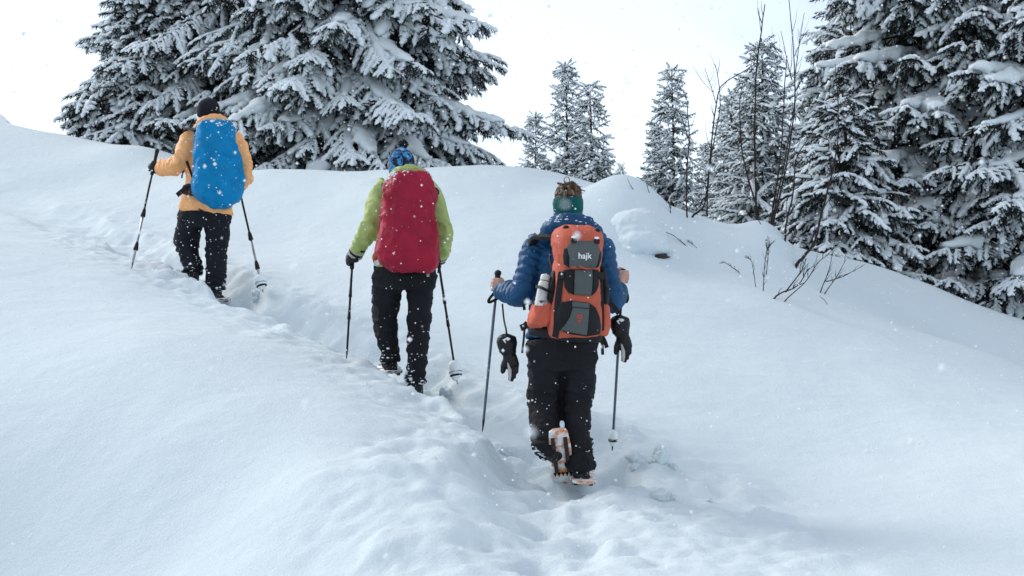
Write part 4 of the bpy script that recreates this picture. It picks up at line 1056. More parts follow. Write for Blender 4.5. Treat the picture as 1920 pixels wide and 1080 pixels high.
# ---------------------------------------------------------------- middle hiker: lime jacket, camouflage hat
def hiker_mid():
    g = Fig(9.56, (770, 745), 'hiker in lime green jacket and blue camouflage bobble hat with the crimson covered pack'); J, t = g.J, g.t
    topL, tipL = g.W(661.5, 474, .14), g.W(650, 670, -.15); topR, tipR = g.W(819, 472, .30), g.W(857, 717, .12)
    hL = topL + (tipL - topL).normalized() * 0.05; hR = topR + (tipR - topR).normalized() * 0.05
    wl, wr_ = J(671, 468, .09), J(826, 474, .22); head = J(753, 308, .17)
    body = [etube([J(759, 512), J(760, 470, .02), J(762, 400, .07), J(762, 356, .12), J(757, 332, .14), J(754, 318, .16)], [(.15, .10), (.14, .10), (.165, .105), (.15, .09), (.06, .06), (.056, .06)]),
            ball(head, (.078, .096, .105), 16)] + face_bits(head, (-.25, 1, 0), .088)
    for hip, knee, ank, toe in ((J(730, 515), J(722, 596, .13), J(731, 678, .16), J(728, 692, .38)), (J(789, 515), J(784, 612, .05), J(779, 724, -.02), J(776, 742, .20))):
        body.append(etube([hip, hip * .5 + knee * .5, knee, knee * .55 + ank * .45, ank], [.085, .075, .055, .052, .038]))
        body.append(etube([ank, ank * .6 + toe * .4 + [0, 0, -.02], toe], [.038, .038, .028]))
    for sh, el, wr, hp, ax, hand in ((J(718, 362, .11), J(693, 428, .02), wl, hL, topL - tipL, -1), (J(808, 366, .11), J(830, 446, .04), wr_, hR, topR - tipR, 1)):
        body.append(etube([sh, sh * .5 + el * .5, el, el * .5 + wr * .5, wr], [.052, .046, .040, .038, .029])); body += fist(g.L(hp), ax, wr, .009, hand)
    link('body', remesh('body', body, 0.009, 2, None, 0.6), M['skin'], t)
    tor = [J(759, 504), J(760, 475, .01), J(762, 420, .05), J(763, 372, .10), J(762, 346, .12), J(758, 328, .13)]
    parts = [etube(tor, [(.205, .145), (.195, .14), (.20, .14), (.19, .125), (.13, .10), (.085, .085)], n=26, sub=6, round_end=False),
             etube([J(730, 350, .11), J(716, 366, .10), J(703, 398, .05), J(692, 430, .0), J(682, 450, .04), wl], [.080, .082, .076, .068, .062, .055], sub=5, round_end=False),
             etube([J(792, 352, .11), J(810, 372, .10), J(824, 412, .04), J(830, 442, .02), J(829, 462, .12), wr_], [.078, .080, .072, .066, .060, .052], sub=5, round_end=False)]
    aL = [J(716, 366, .10), J(692, 430, .0), wl]; aR = [J(810, 372, .1), J(830, 442, .02), wr_]
    c1 = creases(0.018, 7, 9, 33)
    def dj(co, no):
        r = c1(co, no)
        for a in (aL, aR):
            di, run = seg_param(co, a); m = sstep(.13, .085, di)
            r = r + m * 0.007 * sstep(.16, .42, run) * np.sin(run * 2 * math.pi / .055 + 3 * vnoise(co[:, 0] * 15, co[:, 1] * 15, co[:, 2] * 9, seed=2))
        return r
    jk = link('jacket', remesh('jacket', parts, 0.009, 3, dj), M['lime'], t)
    hood = [etube([J(733, 344, .10), J(742, 330, .05), J(756, 322, .02), J(774, 320, .02), J(790, 326, .05), J(800, 344, .10)], [.038, .042, .044, .044, .042, .036], side=(0, 1, 0), sub=6), etube([J(759, 350, .13), J(757, 322, .13)], [.11, .092], sub=4),
            etube([J(744, 334, .05), J(754, 320, .02), J(770, 316, .01)], [.022, .026, .020], side=(0, 1, 0), sub=5)]
    link('hood', remesh('hood', hood, 0.008, 3, creases(0.012, 14, 16, 9)), M['lime'], jk)
    for wr, hp, ax, hand, el in ((wl, hL, topL - tipL, -1, aL[1]), (wr_, hR, topR - tipR, 1, aR[1])):
        gl = fist(g.L(hp), ax, wr, .0140, hand); dd = (wr - el) / np.linalg.norm(wr - el)
        gl.append(etube([wr - dd * .04, wr + dd * .02, wr + dd * .05], [.050, .054, .044], n=16, sub=4))
        o = link('glove', remesh('glove', gl, 0.006, 2), M['plastic_black'], t)
        for q, w_ in ((.022, .055), (-.014, .054)):
            p = wr + dd * (.02 + q); V, F_ = etube([p - dd * .007, p + dd * .007], [w_, w_], n=20, sub=2)
            link('stripe', mesh_np('stripe', V, [F_]), M['palm'], o)
    legL = [J(729, 515), J(722, 598, .12), J(731, 682, .14)]; legR = [J(790, 515), J(785, 612, .05), J(779, 730, -.02)]
    parts = [etube([J(759, 492), J(759, 512), J(759, 540, .01)], [(.198, .14), (.208, .145), (.195, .14)], n=26, sub=5, round_end=False),
             etube([legL[0], J(725, 556, .07), legL[1], J(727, 640, .13), J(731, 664, .13), J(732, 678, .13)], [(.112, .115), (.098, .108), (.086, .098), (.074, .085), (.068, .078), (.066, .075)], n=22, sub=6, round_end=False),
             etube([legR[0], J(787, 560, .03), legR[1], J(782, 665, .02), J(780, 700, -.01), J(779, 722, -.02)], [(.112, .115), (.092, .105), (.080, .094), (.072, .085), (.067, .078), (.068, .075)], n=22, sub=6, round_end=False)]
    tr = link('trousers', remesh('trousers', parts, 0.009, 4, trouser_disp([legL, legR], 0.007, 23)), M['pants2'], t); caked(tr, J(779, 720)[2], 190, 2)
    ribbon('hanging_strap', [J(799, 496, -.15), J(801, 508, -.16), J(803, 519, -.16)], .018, M['greystrip'], tr)
    boot(g, J(731, 678, .14), J(733, 694, .08), J(729, 692, .36), parent=t); boot(g, J(779, 726, -.02), J(782, 746, -.08), J(776, 742, .20), parent=t)
    V, F_ = etube([head + [0, -.004, -.060], head + [0, -.004, -.02], head + [0, -.004, .04], head + [.002, -.006, .085], head + [.004, -.008, .113]], [(.088, .106), (.090, .108), (.086, .104), (.064, .078), (.02, .025)], n=28, sub=4)
    hat = link('bobble_hat', remesh('bobble_hat', [(V, F_)], 0.007, 2, creases(0.003, 22, 22, 2)), M['camo'], t)
    pc = head + [.014, -.008, .138]; pb = [ball(pc, .030, 14)]; rg = random.Random(3)
    for k in range(60):
        d = np.array([rg.gauss(0, 1), rg.gauss(0, 1), rg.gauss(0, 1)]); d /= np.linalg.norm(d)
        pb.append(spindle(pc + d * .022, d, .018, .004, 3, 2))
    V, T = merge(pb); link('pompom', mesh_np('pompom', V, [T]), M['blackhat'], hat)
    V, T = etube([head + [.006, -.008, .098], pc - [0, 0, .02]], [.026, .022], n=14, sub=2); link('pompom_band', mesh_np('pompom_band', V, [T]), M['camo'], hat)
    trek_pole('trekking_pole', topL, tipL, 'black pole in the striped glove of the lime jacket hiker, left side', GPOLE, 'plastic_black', .12, joints=(.30, .46), cw=.62)
    trek_pole('trekking_pole', topR, tipR, 'black pole with a snowball on its basket right of the lime jacket hiker', GPOLE, 'plastic_black', .12, basket=(.046, .015, .150), joints=(.42, .58), cw=.62)
    snowshoe('snowshoe', g.W(726, 690, .50), g.W(737, 700, -.02), (0, -.1, 1), 'snow-buried snowshoe under the raised left boot of the lime jacket hiker', GSHOE, 'deckdark', .17)
    snowshoe('snowshoe', g.W(772, 742, .32), g.W(786, 752, -.22), (0, -.1, 1), 'snow-buried snowshoe under the right boot of the lime jacket hiker', GSHOE, 'deckdark', .17)
    # crimson rain cover over the pack
    s = .0035; hd = R(6)
    ed = [(324, 748, 792), (328, 737, 803), (340, 727, 810), (360, 717, 815), (400, 711, 819), (430, 708, 822), (460, 707, 824), (485, 711, 823), (497, 719, 818), (506, 735, 800)]
    p, b, cov = rain_cover('backpack', 766, ed, 9.30, s, .34, M['redcover'], hd, 61, 'backpack under a creased crimson rain cover')
    caked(cov, (506 - 338) * s, 70, 31, .035, 'settled_snow', .009)
    Lc = lambda px, py, dy: np.array(tuple(Matrix.Rotation(-hd, 3, 'Z') @ (at(px, py, 9.56 + dy) - b)))
    ribbon('shoulder_strap', [Lc(729, 352, -.12), Lc(722, 347, -.02), Lc(728, 345, .10), Lc(735, 356, .22)], .05, M['black'], p, (0, -.3, 1), .012)
    ribbon('shoulder_strap', [Lc(812, 366, -.12), Lc(817, 360, -.02), Lc(808, 352, .10), Lc(796, 362, .22)], .05, M['black'], p, (0, -.3, 1), .012)
    V, T = etube([Lc(706, 494, .02), Lc(704, 480, -.06), Lc(712, 470, -.10)], [(.02, .012), (.022, .014), (.02, .012)], n=12, sub=4)
    q = link('pack_corner', mesh_np('pack_corner', V, [T]), M['packorange'], p)
    ribbon('hip_belt', [Lc(712, 492, -.12), Lc(702, 494, .0), Lc(712, 494, .12)], .035, M['greystrip'], p, (-1, 0, 0), .01)
    ribbon('side_strap', [Lc(822, 478, -.10), Lc(824, 492, -.08), Lc(822, 512, -.06)], .016, M['black'], p)
    return g
G2 = hiker_mid()

# ---------------------------------------------------------------- farthest hiker: peach orange jacket, blue pack cover
def hiker_far():
    g = Fig(12.5, (388, 560), 'hiker in peach orange jacket and black beanie with the blue covered pack'); J, t = g.J, g.t
    topL, tipL = g.W(295, 280, .22), g.W(247, 502, -.28); topR, tipR = g.W(444, 335, .30), g.W(493, 546, .02)
    hL = topL + (tipL - topL).normalized() * 0.185; hR = topR + (tipR - topR).normalized() * 0.07
    wl, wr_ = J(297, 315, .13), J(453, 346, .22); head = J(391, 208, .08)
    body = [etube([J(385, 402), J(390, 362), J(400, 300, .03), J(404, 254, .06), J(397, 236, .07), J(393, 222, .08)], [(.155, .105), (.145, .105), (.175, .11), (.16, .095), (.065, .065), (.06, .062)]),
            ball(head, (.084, .100, .112), 16)] + face_bits(head, (-.85, .55, 0), .094)
    for hip, knee, ank, toe in ((J(360, 405), J(352, 455, .12), J(362, 512, .05), J(354, 524, .26)), (J(407, 405), J(404, 470, .05), J(404, 540, 0), J(398, 553, .20))):
        body.append(etube([hip, hip * .5 + knee * .5, knee, knee * .55 + ank * .45, ank], [.09, .078, .058, .054, .04]))
        body.append(etube([ank, ank * .6 + toe * .4 + [0, 0, -.02], toe], [.04, .04, .03]))
    for sh, el, wr, hp, ax, hand in ((J(354, 262, .03), J(341, 306, -.06), wl, hL, topL - tipL, -1), (J(446, 268, .10), J(463, 324, .06), wr_, hR, topR - tipR, 1)):
        body.append(etube([sh, sh * .5 + el * .5, el, el * .5 + wr * .5, wr], [.055, .048, .042, .040, .03])); body += fist(g.L(hp), ax, wr, .0095, hand)
    link('body', remesh('body', body, 0.010, 2, None, 0.6), M['skin'], t)
    tor = [J(385, 398), J(388, 372), J(398, 310, .02), J(403, 268, .05), J(402, 246, .06), J(398, 232, .06)]
    parts = [etube(tor, [(.242, .165), (.215, .155), (.225, .155), (.205, .135), (.14, .11), (.095, .095)], n=28, sub=6, round_end=False),
             etube([J(368, 254, .04), J(354, 268, .02), J(344, 294, -.05), J(334, 310, -.05), J(314, 314, .05), J(300, 315, .12)], [.088, .094, .088, .080, .072, .062], sub=5, round_end=False),
             etube([J(434, 258, .10), J(447, 274, .10), J(457, 304, .06), J(462, 326, .05), J(458, 340, .14), wr_], [.082, .084, .076, .070, .064, .055], sub=5, round_end=False)]
    aL = [J(354, 268, .02), J(336, 308, -.06), wl]; aR = [J(447, 274, .10), J(462, 326, .05), wr_]; c1 = creases(.018, 6, 8, 71)
    def dj(co, no):
        r = c1(co, no)
        for a in (aL, aR):
            di, run = seg_param(co, a); m = sstep(.15, .10, di)
            r = r + m * .007 * sstep(.12, .34, run) * np.sin(run * 2 * math.pi / .07 + 3 * vnoise(co[:, 0] * 12, co[:, 1] * 12, co[:, 2] * 8, seed=2))
        return r
    jk = link('jacket', remesh('jacket', parts, 0.011, 3, dj), M['peach'], t)
    hood = [etube([J(370, 244, .02), J(378, 232, -.02), J(392, 224, -.05), J(410, 223, -.04), J(424, 230, .0), J(430, 240, .05)], [.040, .044, .044, .044, .042, .036], side=(0, 1, 0), sub=6), etube([J(400, 250, .06), J(397, 226, .06)], [.125, .105], sub=4)]
    link('hood', remesh('hood', hood, 0.010, 3, creases(0.012, 12, 14, 9)), M['peach'], jk)
    for wr, hp, ax, hand, el in ((wl, hL, topL - tipL, -1, aL[1]), (wr_, hR, topR - tipR, 1, aR[1])):
        gl = fist(g.L(hp), ax, wr, .0155, hand); dd = (wr - el) / np.linalg.norm(wr - el)
        gl.append(etube([wr - dd * .03, wr + dd * .02, wr + dd * .05], [.050, .054, .046], n=16, sub=4))
        link('glove', remesh('glove', gl, 0.007, 2), M['plastic_black'], t)
    legL = [J(360, 405), J(350, 455, .12), J(363, 516, .04)]; legR = [J(408, 405), J(405, 470, .05), J(404, 545, 0)]
    parts = [etube([J(384, 388), J(384, 404), J(383, 424, .01)], [(.225, .15), (.232, .155), (.21, .15)], n=28, sub=5, round_end=False),
             etube([legL[0], J(354, 430, .07), legL[1], J(356, 484, .09), J(362, 500, .05), J(363, 512, .03)], [(.122, .125), (.112, .12), (.106, .112), (.086, .1), (.082, .09), (.080, .088)], n=22, sub=6, round_end=False),
             etube([legR[0], J(407, 436, .03), legR[1], J(405, 508, .02), J(404, 530, 0), J(404, 542, 0)], [(.122, .125), (.108, .116), (.098, .108), (.088, .1), (.082, .092), (.082, .09)], n=22, sub=6, round_end=False)]
    caked(link('trousers', remesh('trousers', parts, 0.011, 4, trouser_disp([legL, legR], 0.009, 37)), M['pants1'], t), J(404, 540)[2], 190, 3)
    boot(g, J(362, 514, .05), J(364, 530, .0), J(354, 526, .26), parent=t); boot(g, J(404, 542, 0), J(408, 559, -.06), J(398, 554, .20), parent=t)
    V, F_ = etube([head + [0, 0, -.050], head + [0, 0, -.01], head + [0, 0, .05], head + [0, 0, .09], head + [0, 0, .116]], [(.096, .110), (.099, .114), (.092, .105), (.066, .078), (.02, .03)], n=28, sub=4)
    link('beanie', remesh('beanie', [(V, F_)], 0.008, 2, creases(0.003, 20, 20, 2)), M['blackhat'], t)
    trek_pole('trekking_pole', topL, tipL, 'black and silver pole in the left glove of the peach jacket hiker', GPOLE, 'plastic_black', .26, .0095, joints=(.20, .53), lower=.53)
    trek_pole('trekking_pole', topR, tipR, 'black and silver pole with snowy basket right of the peach jacket hiker', GPOLE, 'plastic_black', .16, .0095, basket=(.052, .02, .155), joints=(.24, .52), lower=.52)
    V, F_ = prism([(-.08, .02), (.08, .035), (.085, .05), (-.02, .048), (-.085, .035)], -.05, .05)
    snowshoe('snowshoe', g.W(338, 520, .42), g.W(374, 533, -.02), (0, -.1, 1), 'dark snowshoe under the left boot of the peach jacket hiker', GSHOE, 'deckdark', .19)
    snowshoe('snowshoe', g.W(386, 552, .36), g.W(420, 564, -.14), (0, -.1, 1), 'dark snowshoe under the right boot of the peach jacket hiker', GSHOE, 'deckdark', .19)
    s = .00462; hd = R(20)
    ed = [(229, 388, 422), (233, 373, 430), (240, 368, 434), (262, 366, 441), (290, 365, 449), (320, 364, 455), (345, 361, 457), (362, 364, 454), (374, 376, 448), (385, 398, 432)]
    p, b, cov = rain_cover('backpack', 410, ed, 12.24, s, .33, M['bluecover'], hd, 83, 'backpack under a bright blue rain cover')
    caked(cov, (385 - 248) * s, 90, 32, .055, 'settled_snow', .009)
    Lc = lambda px, py, dy: np.array(tuple(Matrix.Rotation(-hd, 3, 'Z') @ (at(px, py, 12.5 + dy) - b)))
    ribbon('shoulder_strap', [Lc(368, 246, -.22), Lc(356, 241, -.10), Lc(350, 244, .02), Lc(352, 262, .14)], .055, M['black'], p, (0, -.3, 1), .014)
    ribbon('side_strap', [Lc(350, 302, -.10), Lc(356, 318, -.17), Lc(364, 340, -.22)], .022, M['black'], p)
    ribbon('side_strap', [Lc(348, 312, -.06), Lc(342, 326, -.08), Lc(341, 334, -.08)], .014, M['black'], p)
    V, T = etube([Lc(368, 358, -.17), Lc(354, 357, -.14), Lc(344, 356, -.08)], [(.045, .022), (.045, .024), (.036, .018)], side=(0, 0, 1), n=16, sub=4)
    link('hip_belt', mesh_np('hip_belt', V, [T]), M['brown'], p)
    ribbon('belt_tail', [Lc(350, 352, -.17), Lc(343, 357, -.16), Lc(332, 366, -.14)], .040, M['black'], p, (0, -1, .2), .008)
    ribbon('belt_tail', [Lc(366, 347, -.21), Lc(352, 347, -.17), Lc(344, 350, -.12)], .022, M['black'], p, (0, -1, .2), .008)
    V, T = ball(Lc(416, 380, -.36), .010, 10); link('drain_eyelet', mesh_np('drain_eyelet', V, [T]), M['plastic_black'], p)
    return g
G1 = hiker_far()

# ---------------------------------------------------------------- orange and grey pack of the nearest hiker
def orange_pack():
    d = 7.78; s = d / F; base = at(1075, 632, d); hd = R(5)
    t = empty('backpack', base, 'orange and grey trekking backpack with white bottle in its side pocket', 'backpack'); t.rotation_euler = (0, 0, hd)
    X = lambda px: (px - 1075) * s
    Z = lambda py: (632 - py) * s
    # outline of the sack: py, left, right, depth behind the back
    prof = [(634, 1036, 1104, .15), (628, 1026, 1122, .19), (605, 1024, 1124, .215), (570, 1028, 1123, .225), (540, 1033, 1122, .225), (515, 1035, 1121, .215), (498, 1036, 1121, .20), (480, 1042, 1118, .17), (466, 1048, 1112, .12)]
    lid = [(508, 1050, 1112, .20), (505, 1044, 1118, .235), (492, 1039, 1121, .255), (474, 1035, 1124, .262), (456, 1033.5, 1125, .255), (440, 1035, 1123, .225), (430, 1043, 1114, .175), (424.5, 1056, 1102, .10)]
    YB = 0.10                                               # front (towards the wearer's back)
    def loft(pr, p=3.4, n=44, y0=YB):
        E = catmull(pr, 5); V, T = [], []; m = len(E)
        for py, l, r, dp in E:
            w = (r - l) / 2 * s; c = X((l + r) / 2); cy = (y0 - dp) / 2; hy = (y0 + dp) / 2
            for j in range(n):
                a = 2 * math.pi * j / n; ca, sa = math.cos(a), math.sin(a); q = 2 / p
                V.append((c + math.copysign(abs(ca) ** q, ca) * w, cy + math.copysign(abs(sa) ** q, sa) * hy, Z(py)))
        for k in range(m - 1):
            for j in range(n):
                a, b = k * n + j, k * n + (j + 1) % n; T += [(a, b, b + n), (a, b + n, a + n)]
        V = np.array(V); V = np.concatenate([V, [V[:n].mean(0), V[-n:].mean(0)]]); q = len(V)
        for j in range(n): T.append((q - 2, (j + 1) % n, j)); T.append((q - 1, (m - 1) * n + j, (m - 1) * n + (j + 1) % n))
        return V, np.array(T)
    def surf_of(pr, p=3.4, y0=YB):
        E = catmull(pr, 8); zz = np.array([Z(e[0]) for e in E]); o = np.argsort(zz); zz = zz[o]; E = E[o]
        def f(x, z):
            l, r, dp = [float(np.interp(z, zz, E[:, k])) for k in (1, 2, 3)]
            w = (r - l) / 2 * s; u = min(0.995, abs(x - X((l + r) / 2)) / w); cy = (y0 - dp) / 2; hy = (y0 + dp) / 2
            return cy - hy * (1 - u ** p) ** (1 / p)
        return f
    body = link('sack', remesh('sack', [loft(prof)], .008, 2, creases(.005, 9, 9, 5)), M['packorange'], t)
    sf = surf_of(prof)
    ld = link('lid', remesh('lid', [loft(lid, 3.0)], .007, 2, creases(.008, 10, 12, 15)), M['packorange'], t)
    sl = surf_of(lid, 3.0)
    xz = lambda pts: [(X(a), Z(b)) for a, b in pts]
    ngon_panel('lid_panel', xz([(1057, 506), (1107, 506), (1109, 498), (1114, 473), (1111, 466), (1105, 457.5), (1069, 457), (1059, 460), (1052, 467), (1053.5, 476), (1057, 489)]), sl, M['packgrey'], ld)
    ngon_panel('lid_corner', xz([(1047, 471), (1052.5, 470), (1053.5, 476), (1056.6, 489), (1056.6, 505), (1048, 499), (1046, 484)]), sl, M['black'], ld, .001)
    ngon_panel('lid_corner', xz([(1114.3, 474), (1118, 478), (1118, 490), (1113, 503), (1107.5, 506), (1109.4, 498)]), sl, M['black'], ld, .001)
    # middle and lower pockets
    ngon_panel('centre_panel', xz([(1066, 555), (1097.5, 557), (1100, 534), (1101, 509), (1068, 509)]), sf, M['packgrey'], body, .006)
    ngon_panel('side_panel', xz([(1047.5, 509), (1067.7, 509), (1065.7, 555), (1056, 551), (1049.5, 541)]), sf, M['black'], body, .003)
    ngon_panel('side_panel', xz([(1101.3, 509), (1114, 509), (1113, 538), (1107, 550), (1097.8, 557), (1100.3, 534)]), sf, M['black'], body, .003)
    pk = ngon_panel('lower_pocket', xz([(1036, 618), (1034, 604), (1036, 586), (1042, 569), (1062, 566), (1094, 570), (1106, 579), (1114, 594), (1118, 612), (1117, 627), (1090, 631), (1060, 627)]), sf, M['black'], body, .006, .014)
    spk = lambda x, z: sf(x, z) - .020
    ngon_panel('pocket_panel', xz([(1041, 620), (1090, 629), (1093, 581), (1063, 578), (1058, 596), (1050, 609)]), spk, M['packgrey'], pk)
    ngon_panel('pocket_flap', xz([(1062, 577), (1093, 580), (1094, 571), (1062, 567)]), spk, M['packgrey'], pk, .004)
    # lettering and emblem
    print_text('hajk', .044, X(1084), Z(485), sl, M['white'], ld, 'lettering', .0125)
    ngon_panel('lettering_roof', xz([(1081, 480.5), (1086, 478.6), (1090, 481), (1086, 480.2)]), lambda x, z: sl(x, z) - .008, M['redprint'], ld, .001, .002, .01)
    em = lambda x, z: spk(x, z) - .006
    for nm, q in (('emblem', [(1070, 591), (1080, 591), (1080.5, 598), (1076, 599.5), (1070.5, 598)]), ('emblem', [(1072, 601), (1078, 601), (1076.5, 607), (1073, 607.5)])):
        ngon_panel(nm, xz(q), em, M['redprint'], pk, .003, .002, .02)
    for x0, y0_ in ((1073, 594.5), (1077, 594.5)):
        ngon_panel('emblem_eye', xz([(x0 - 1, y0_ - 1.6), (x0 + 1, y0_ - 1.6), (x0 + 1, y0_ + 1.6), (x0 - 1, y0_ + 1.6)]), em, M['packgrey'], pk, .006, .001, .02)
    ngon_panel('emblem_eye', xz([(1074, 603), (1076, 603), (1075.4, 605.5), (1074.2, 605.5)]), em, M['packgrey'], pk, .006, .001, .02)
    # compression straps down both sides
    def surf_pt(px, py, off=.012): x, z = X(px), Z(py); return (x, sf(x, z) - off, z)
    ribbon('compression_strap', [surf_pt(1044, 514), surf_pt(1040, 545), surf_pt(1036, 580), surf_pt(1035, 610, .02), surf_pt(1034.5, 632, .02)], .034, M['black'], t, (-.4, -1, 0), .006)
    ribbon('compression_strap', [surf_pt(1117, 514), surf_pt(1119, 550), surf_pt(1121, 585), surf_pt(1123, 620)], .022, M['black'], t, (.4, -1, 0), .006)
    for px, py in ((1043, 520), (1117.5, 520)):
        V, F_ = prism([(-.016, -.02), (.016, -.02), (.018, .0), (.013, .022), (-.013, .022), (-.018, 0)], -.012, .010)
        q = surf_pt(px, py, .014); poly_obj('buckle', V, F_, M['plastic_black'], t, .003, mtx=Matrix.Translation(q))
    for px, py in ((1064.5, 456), (1107, 457)):
        x, z = X(px), Z(py); V, F_ = prism([(-.014, -.016), (.014, -.016), (.016, .004), (.010, .014), (-.010, .014), (-.016, .004)], -.016, .010)
        b = poly_obj('lid_buckle', V, F_, M['plastic_black'], ld, .003, mtx=Matrix.Translation((x, sl(x, z) - .004, z)))
        V, T = ball((x, sl(x, z) - .012, z + .014), (.014, .012, .008), 10); link('snow_dab', mesh_np('snow_dab', V, [T]), M['snow_soft'], b)
    for px, py, w in ((1055, 430, .034), (1112, 436, .03)):
        x, z = X(px), Z(py); V, T = ball((x, sl(x, z) + .01, z), (w * .5, .02, .012), 12); link('lid_strap_slot', mesh_np('lid_strap_slot', V, [T]), M['black'], ld)
    # side pockets
    V, T = loft([(614, 996, 1030, .085), (610, 989, 1034, .12), (600, 988, 1036, .14), (585, 991, 1037, .145), (572, 996, 1037, .145), (566, 1000, 1036, .135), (563, 1004, 1034, .11)], 3.0, 36, .05)
    lp = link('side_pocket', remesh('side_pocket', [(V, T)], .007, 2, creases(.012, 13, 6, 4)), M['packorange'], t)
    ribbon('pocket_trim', [(X(998), -.02, Z(570)), (X(1004), -.125, Z(568)), (X(1018), -.148, Z(566)), (X(1034), -.15, Z(564))], .014, M['black'], lp, (-.3, -1, 0), .008)
    V, T = loft([(630, 1118, 1134, .08), (626, 1114, 1139, .11), (600, 1114, 1141, .125), (578, 1116, 1139, .12), (570, 1119, 1134, .09)], 3.0, 36, .05)
    rp = link('side_pocket', remesh('side_pocket', [(V, T)], .007, 2, creases(.006, 12, 8, 9)), M['packorange'], t)
    V, T = etube([(X(1130), -.03, Z(578)), (X(1131), -.03, Z(545)), (X(1127), -.02, Z(508))], [(.020, .07), (.028, .08), (.018, .06)], n=18, sub=5)
    link('mesh_pocket', remesh('mesh_pocket', [(V, T)], .008, 2, creases(.008, 14, 12, 19)), M['black'], t)
    V, T = etube([(X(1030), -.06, Z(575)), (X(1031), -.07, Z(545)), (X(1036), -.06, Z(512))], [(.028, .08), (.032, .085), (.020, .06)], n=18, sub=5)
    link('mesh_pocket', remesh('mesh_pocket', [(V, T)], .008, 2, creases(.008, 14, 12, 29)), M['black'], t)
    ribbon('bottle_strap', [(X(1003), -.05, Z(538)), (X(1008), -.155, Z(541)), (X(1018), -.165, Z(546)), (X(1026), -.15, Z(549))], .016, M['black'], t, (-.2, -1, 0), .006)
    # straps to the wearer
    ribbon('shoulder_strap', [(X(1042), .02, Z(446)), (X(1024), .06, Z(443)), (X(1010), .16, Z(440)), (X(1008), .28, Z(452))], .05, M['black'], t, (-.3, -.2, 1), .018)
    ribbon('shoulder_strap', [(X(1112), .02, Z(448)), (X(1124), .08, Z(446)), (X(1130), .18, Z(446)), (X(1128), .30, Z(458))], .05, M['black'], t, (.3, -.2, 1), .018)
    ribbon('load_strap', [(X(1040), -.03, Z(515)), (X(1032), .02, Z(490)), (X(1034), .08, Z(470))], .018, M['black'], t, (-1, -.3, 0), .005)
    ribbon('load_strap', [(X(1126), -.04, Z(500)), (X(1133), -.02, Z(535)), (X(1142), .0, Z(560)), (X(1152), .02, Z(574)), (X(1163), .03, Z(588))], .026, M['black'], t, (0, -1, 0), .006)
    ribbon('load_strap', [(X(984), .10, Z(566)), (X(985), .09, Z(574)), (X(986), .09, Z(581))], .016, M['black'], t, (0, -1, 0), .005)
    ribbon('belt_tail', [(X(1128), -.02, Z(630)), (X(1133), -.03, Z(640)), (X(1137), -.03, Z(652))], .022, M['black'], t, (0, -1, 0), .006)
    ribbon('belt_tail', [(X(1126), -.04, Z(632)), (X(1127), -.05, Z(648)), (X(1128), -.05, Z(665))], .016, M['black'], t, (0, -1, 0), .005)
    ribbon('belt_tail', [(X(990), .02, Z(606)), (X(984), .02, Z(612)), (X(977), .03, Z(615))], .036, M['black'], t, (0, -1, 0), .01)
    ribbon('belt_tail', [(X(984), .02, Z(612)), (X(982), .01, Z(635)), (X(979), .01, Z(662))], .012, M['black'], t, (0, -1, 0), .005)
    V, T = etube([(X(996), .06, Z(618)), (X(1040), -.10, Z(626)), (X(1075), -.14, Z(630)), (X(1112), -.10, Z(632)), (X(1132), .04, Z(634))], [(.030, .014), (.034, .02), (.034, .02), (.03, .02), (.026, .014)], side=(0, 0, 1), n=14, sub=5)
    link('hip_belt', mesh_np('hip_belt', V, [T]), M['black'], t)
    # bottle stands in the side pocket: a thing of its own
    Rm = Matrix.Rotation(hd, 3, 'Z')
    b0 = base + Rm @ Vector((X(1008), -.115, Z(576))); b1 = base + Rm @ Vector((X(1020), -.085, Z(517)))
    bt = empty('bottle', b0, 'white drinking bottle strapped upright in the left side pocket of the orange pack', 'bottle')
    ax = np.array(tuple(b1 - b0)); f = lambda q: ax * q
    V, T = etube([f(0), f(.04), f(.4), f(.72), f(.80)], [.026, .031, .0315, .031, .025], n=22, sub=4); link('flask', mesh_np('flask', V, [T]), M['bottle'], bt)
    V, T = etube([f(.80), f(.82), f(.97), f(1.0)], [.023, .0265, .026, .020], n=22, sub=3); link('cap', mesh_np('cap', V, [T]), M['bottle'], bt)
    V, T = etube([f(.785), f(.805)], [.0275, .0275], n=22, sub=2); link('neck_ring', mesh_np('neck_ring', V, [T]), M['plastic_black'], bt)
orange_pack()

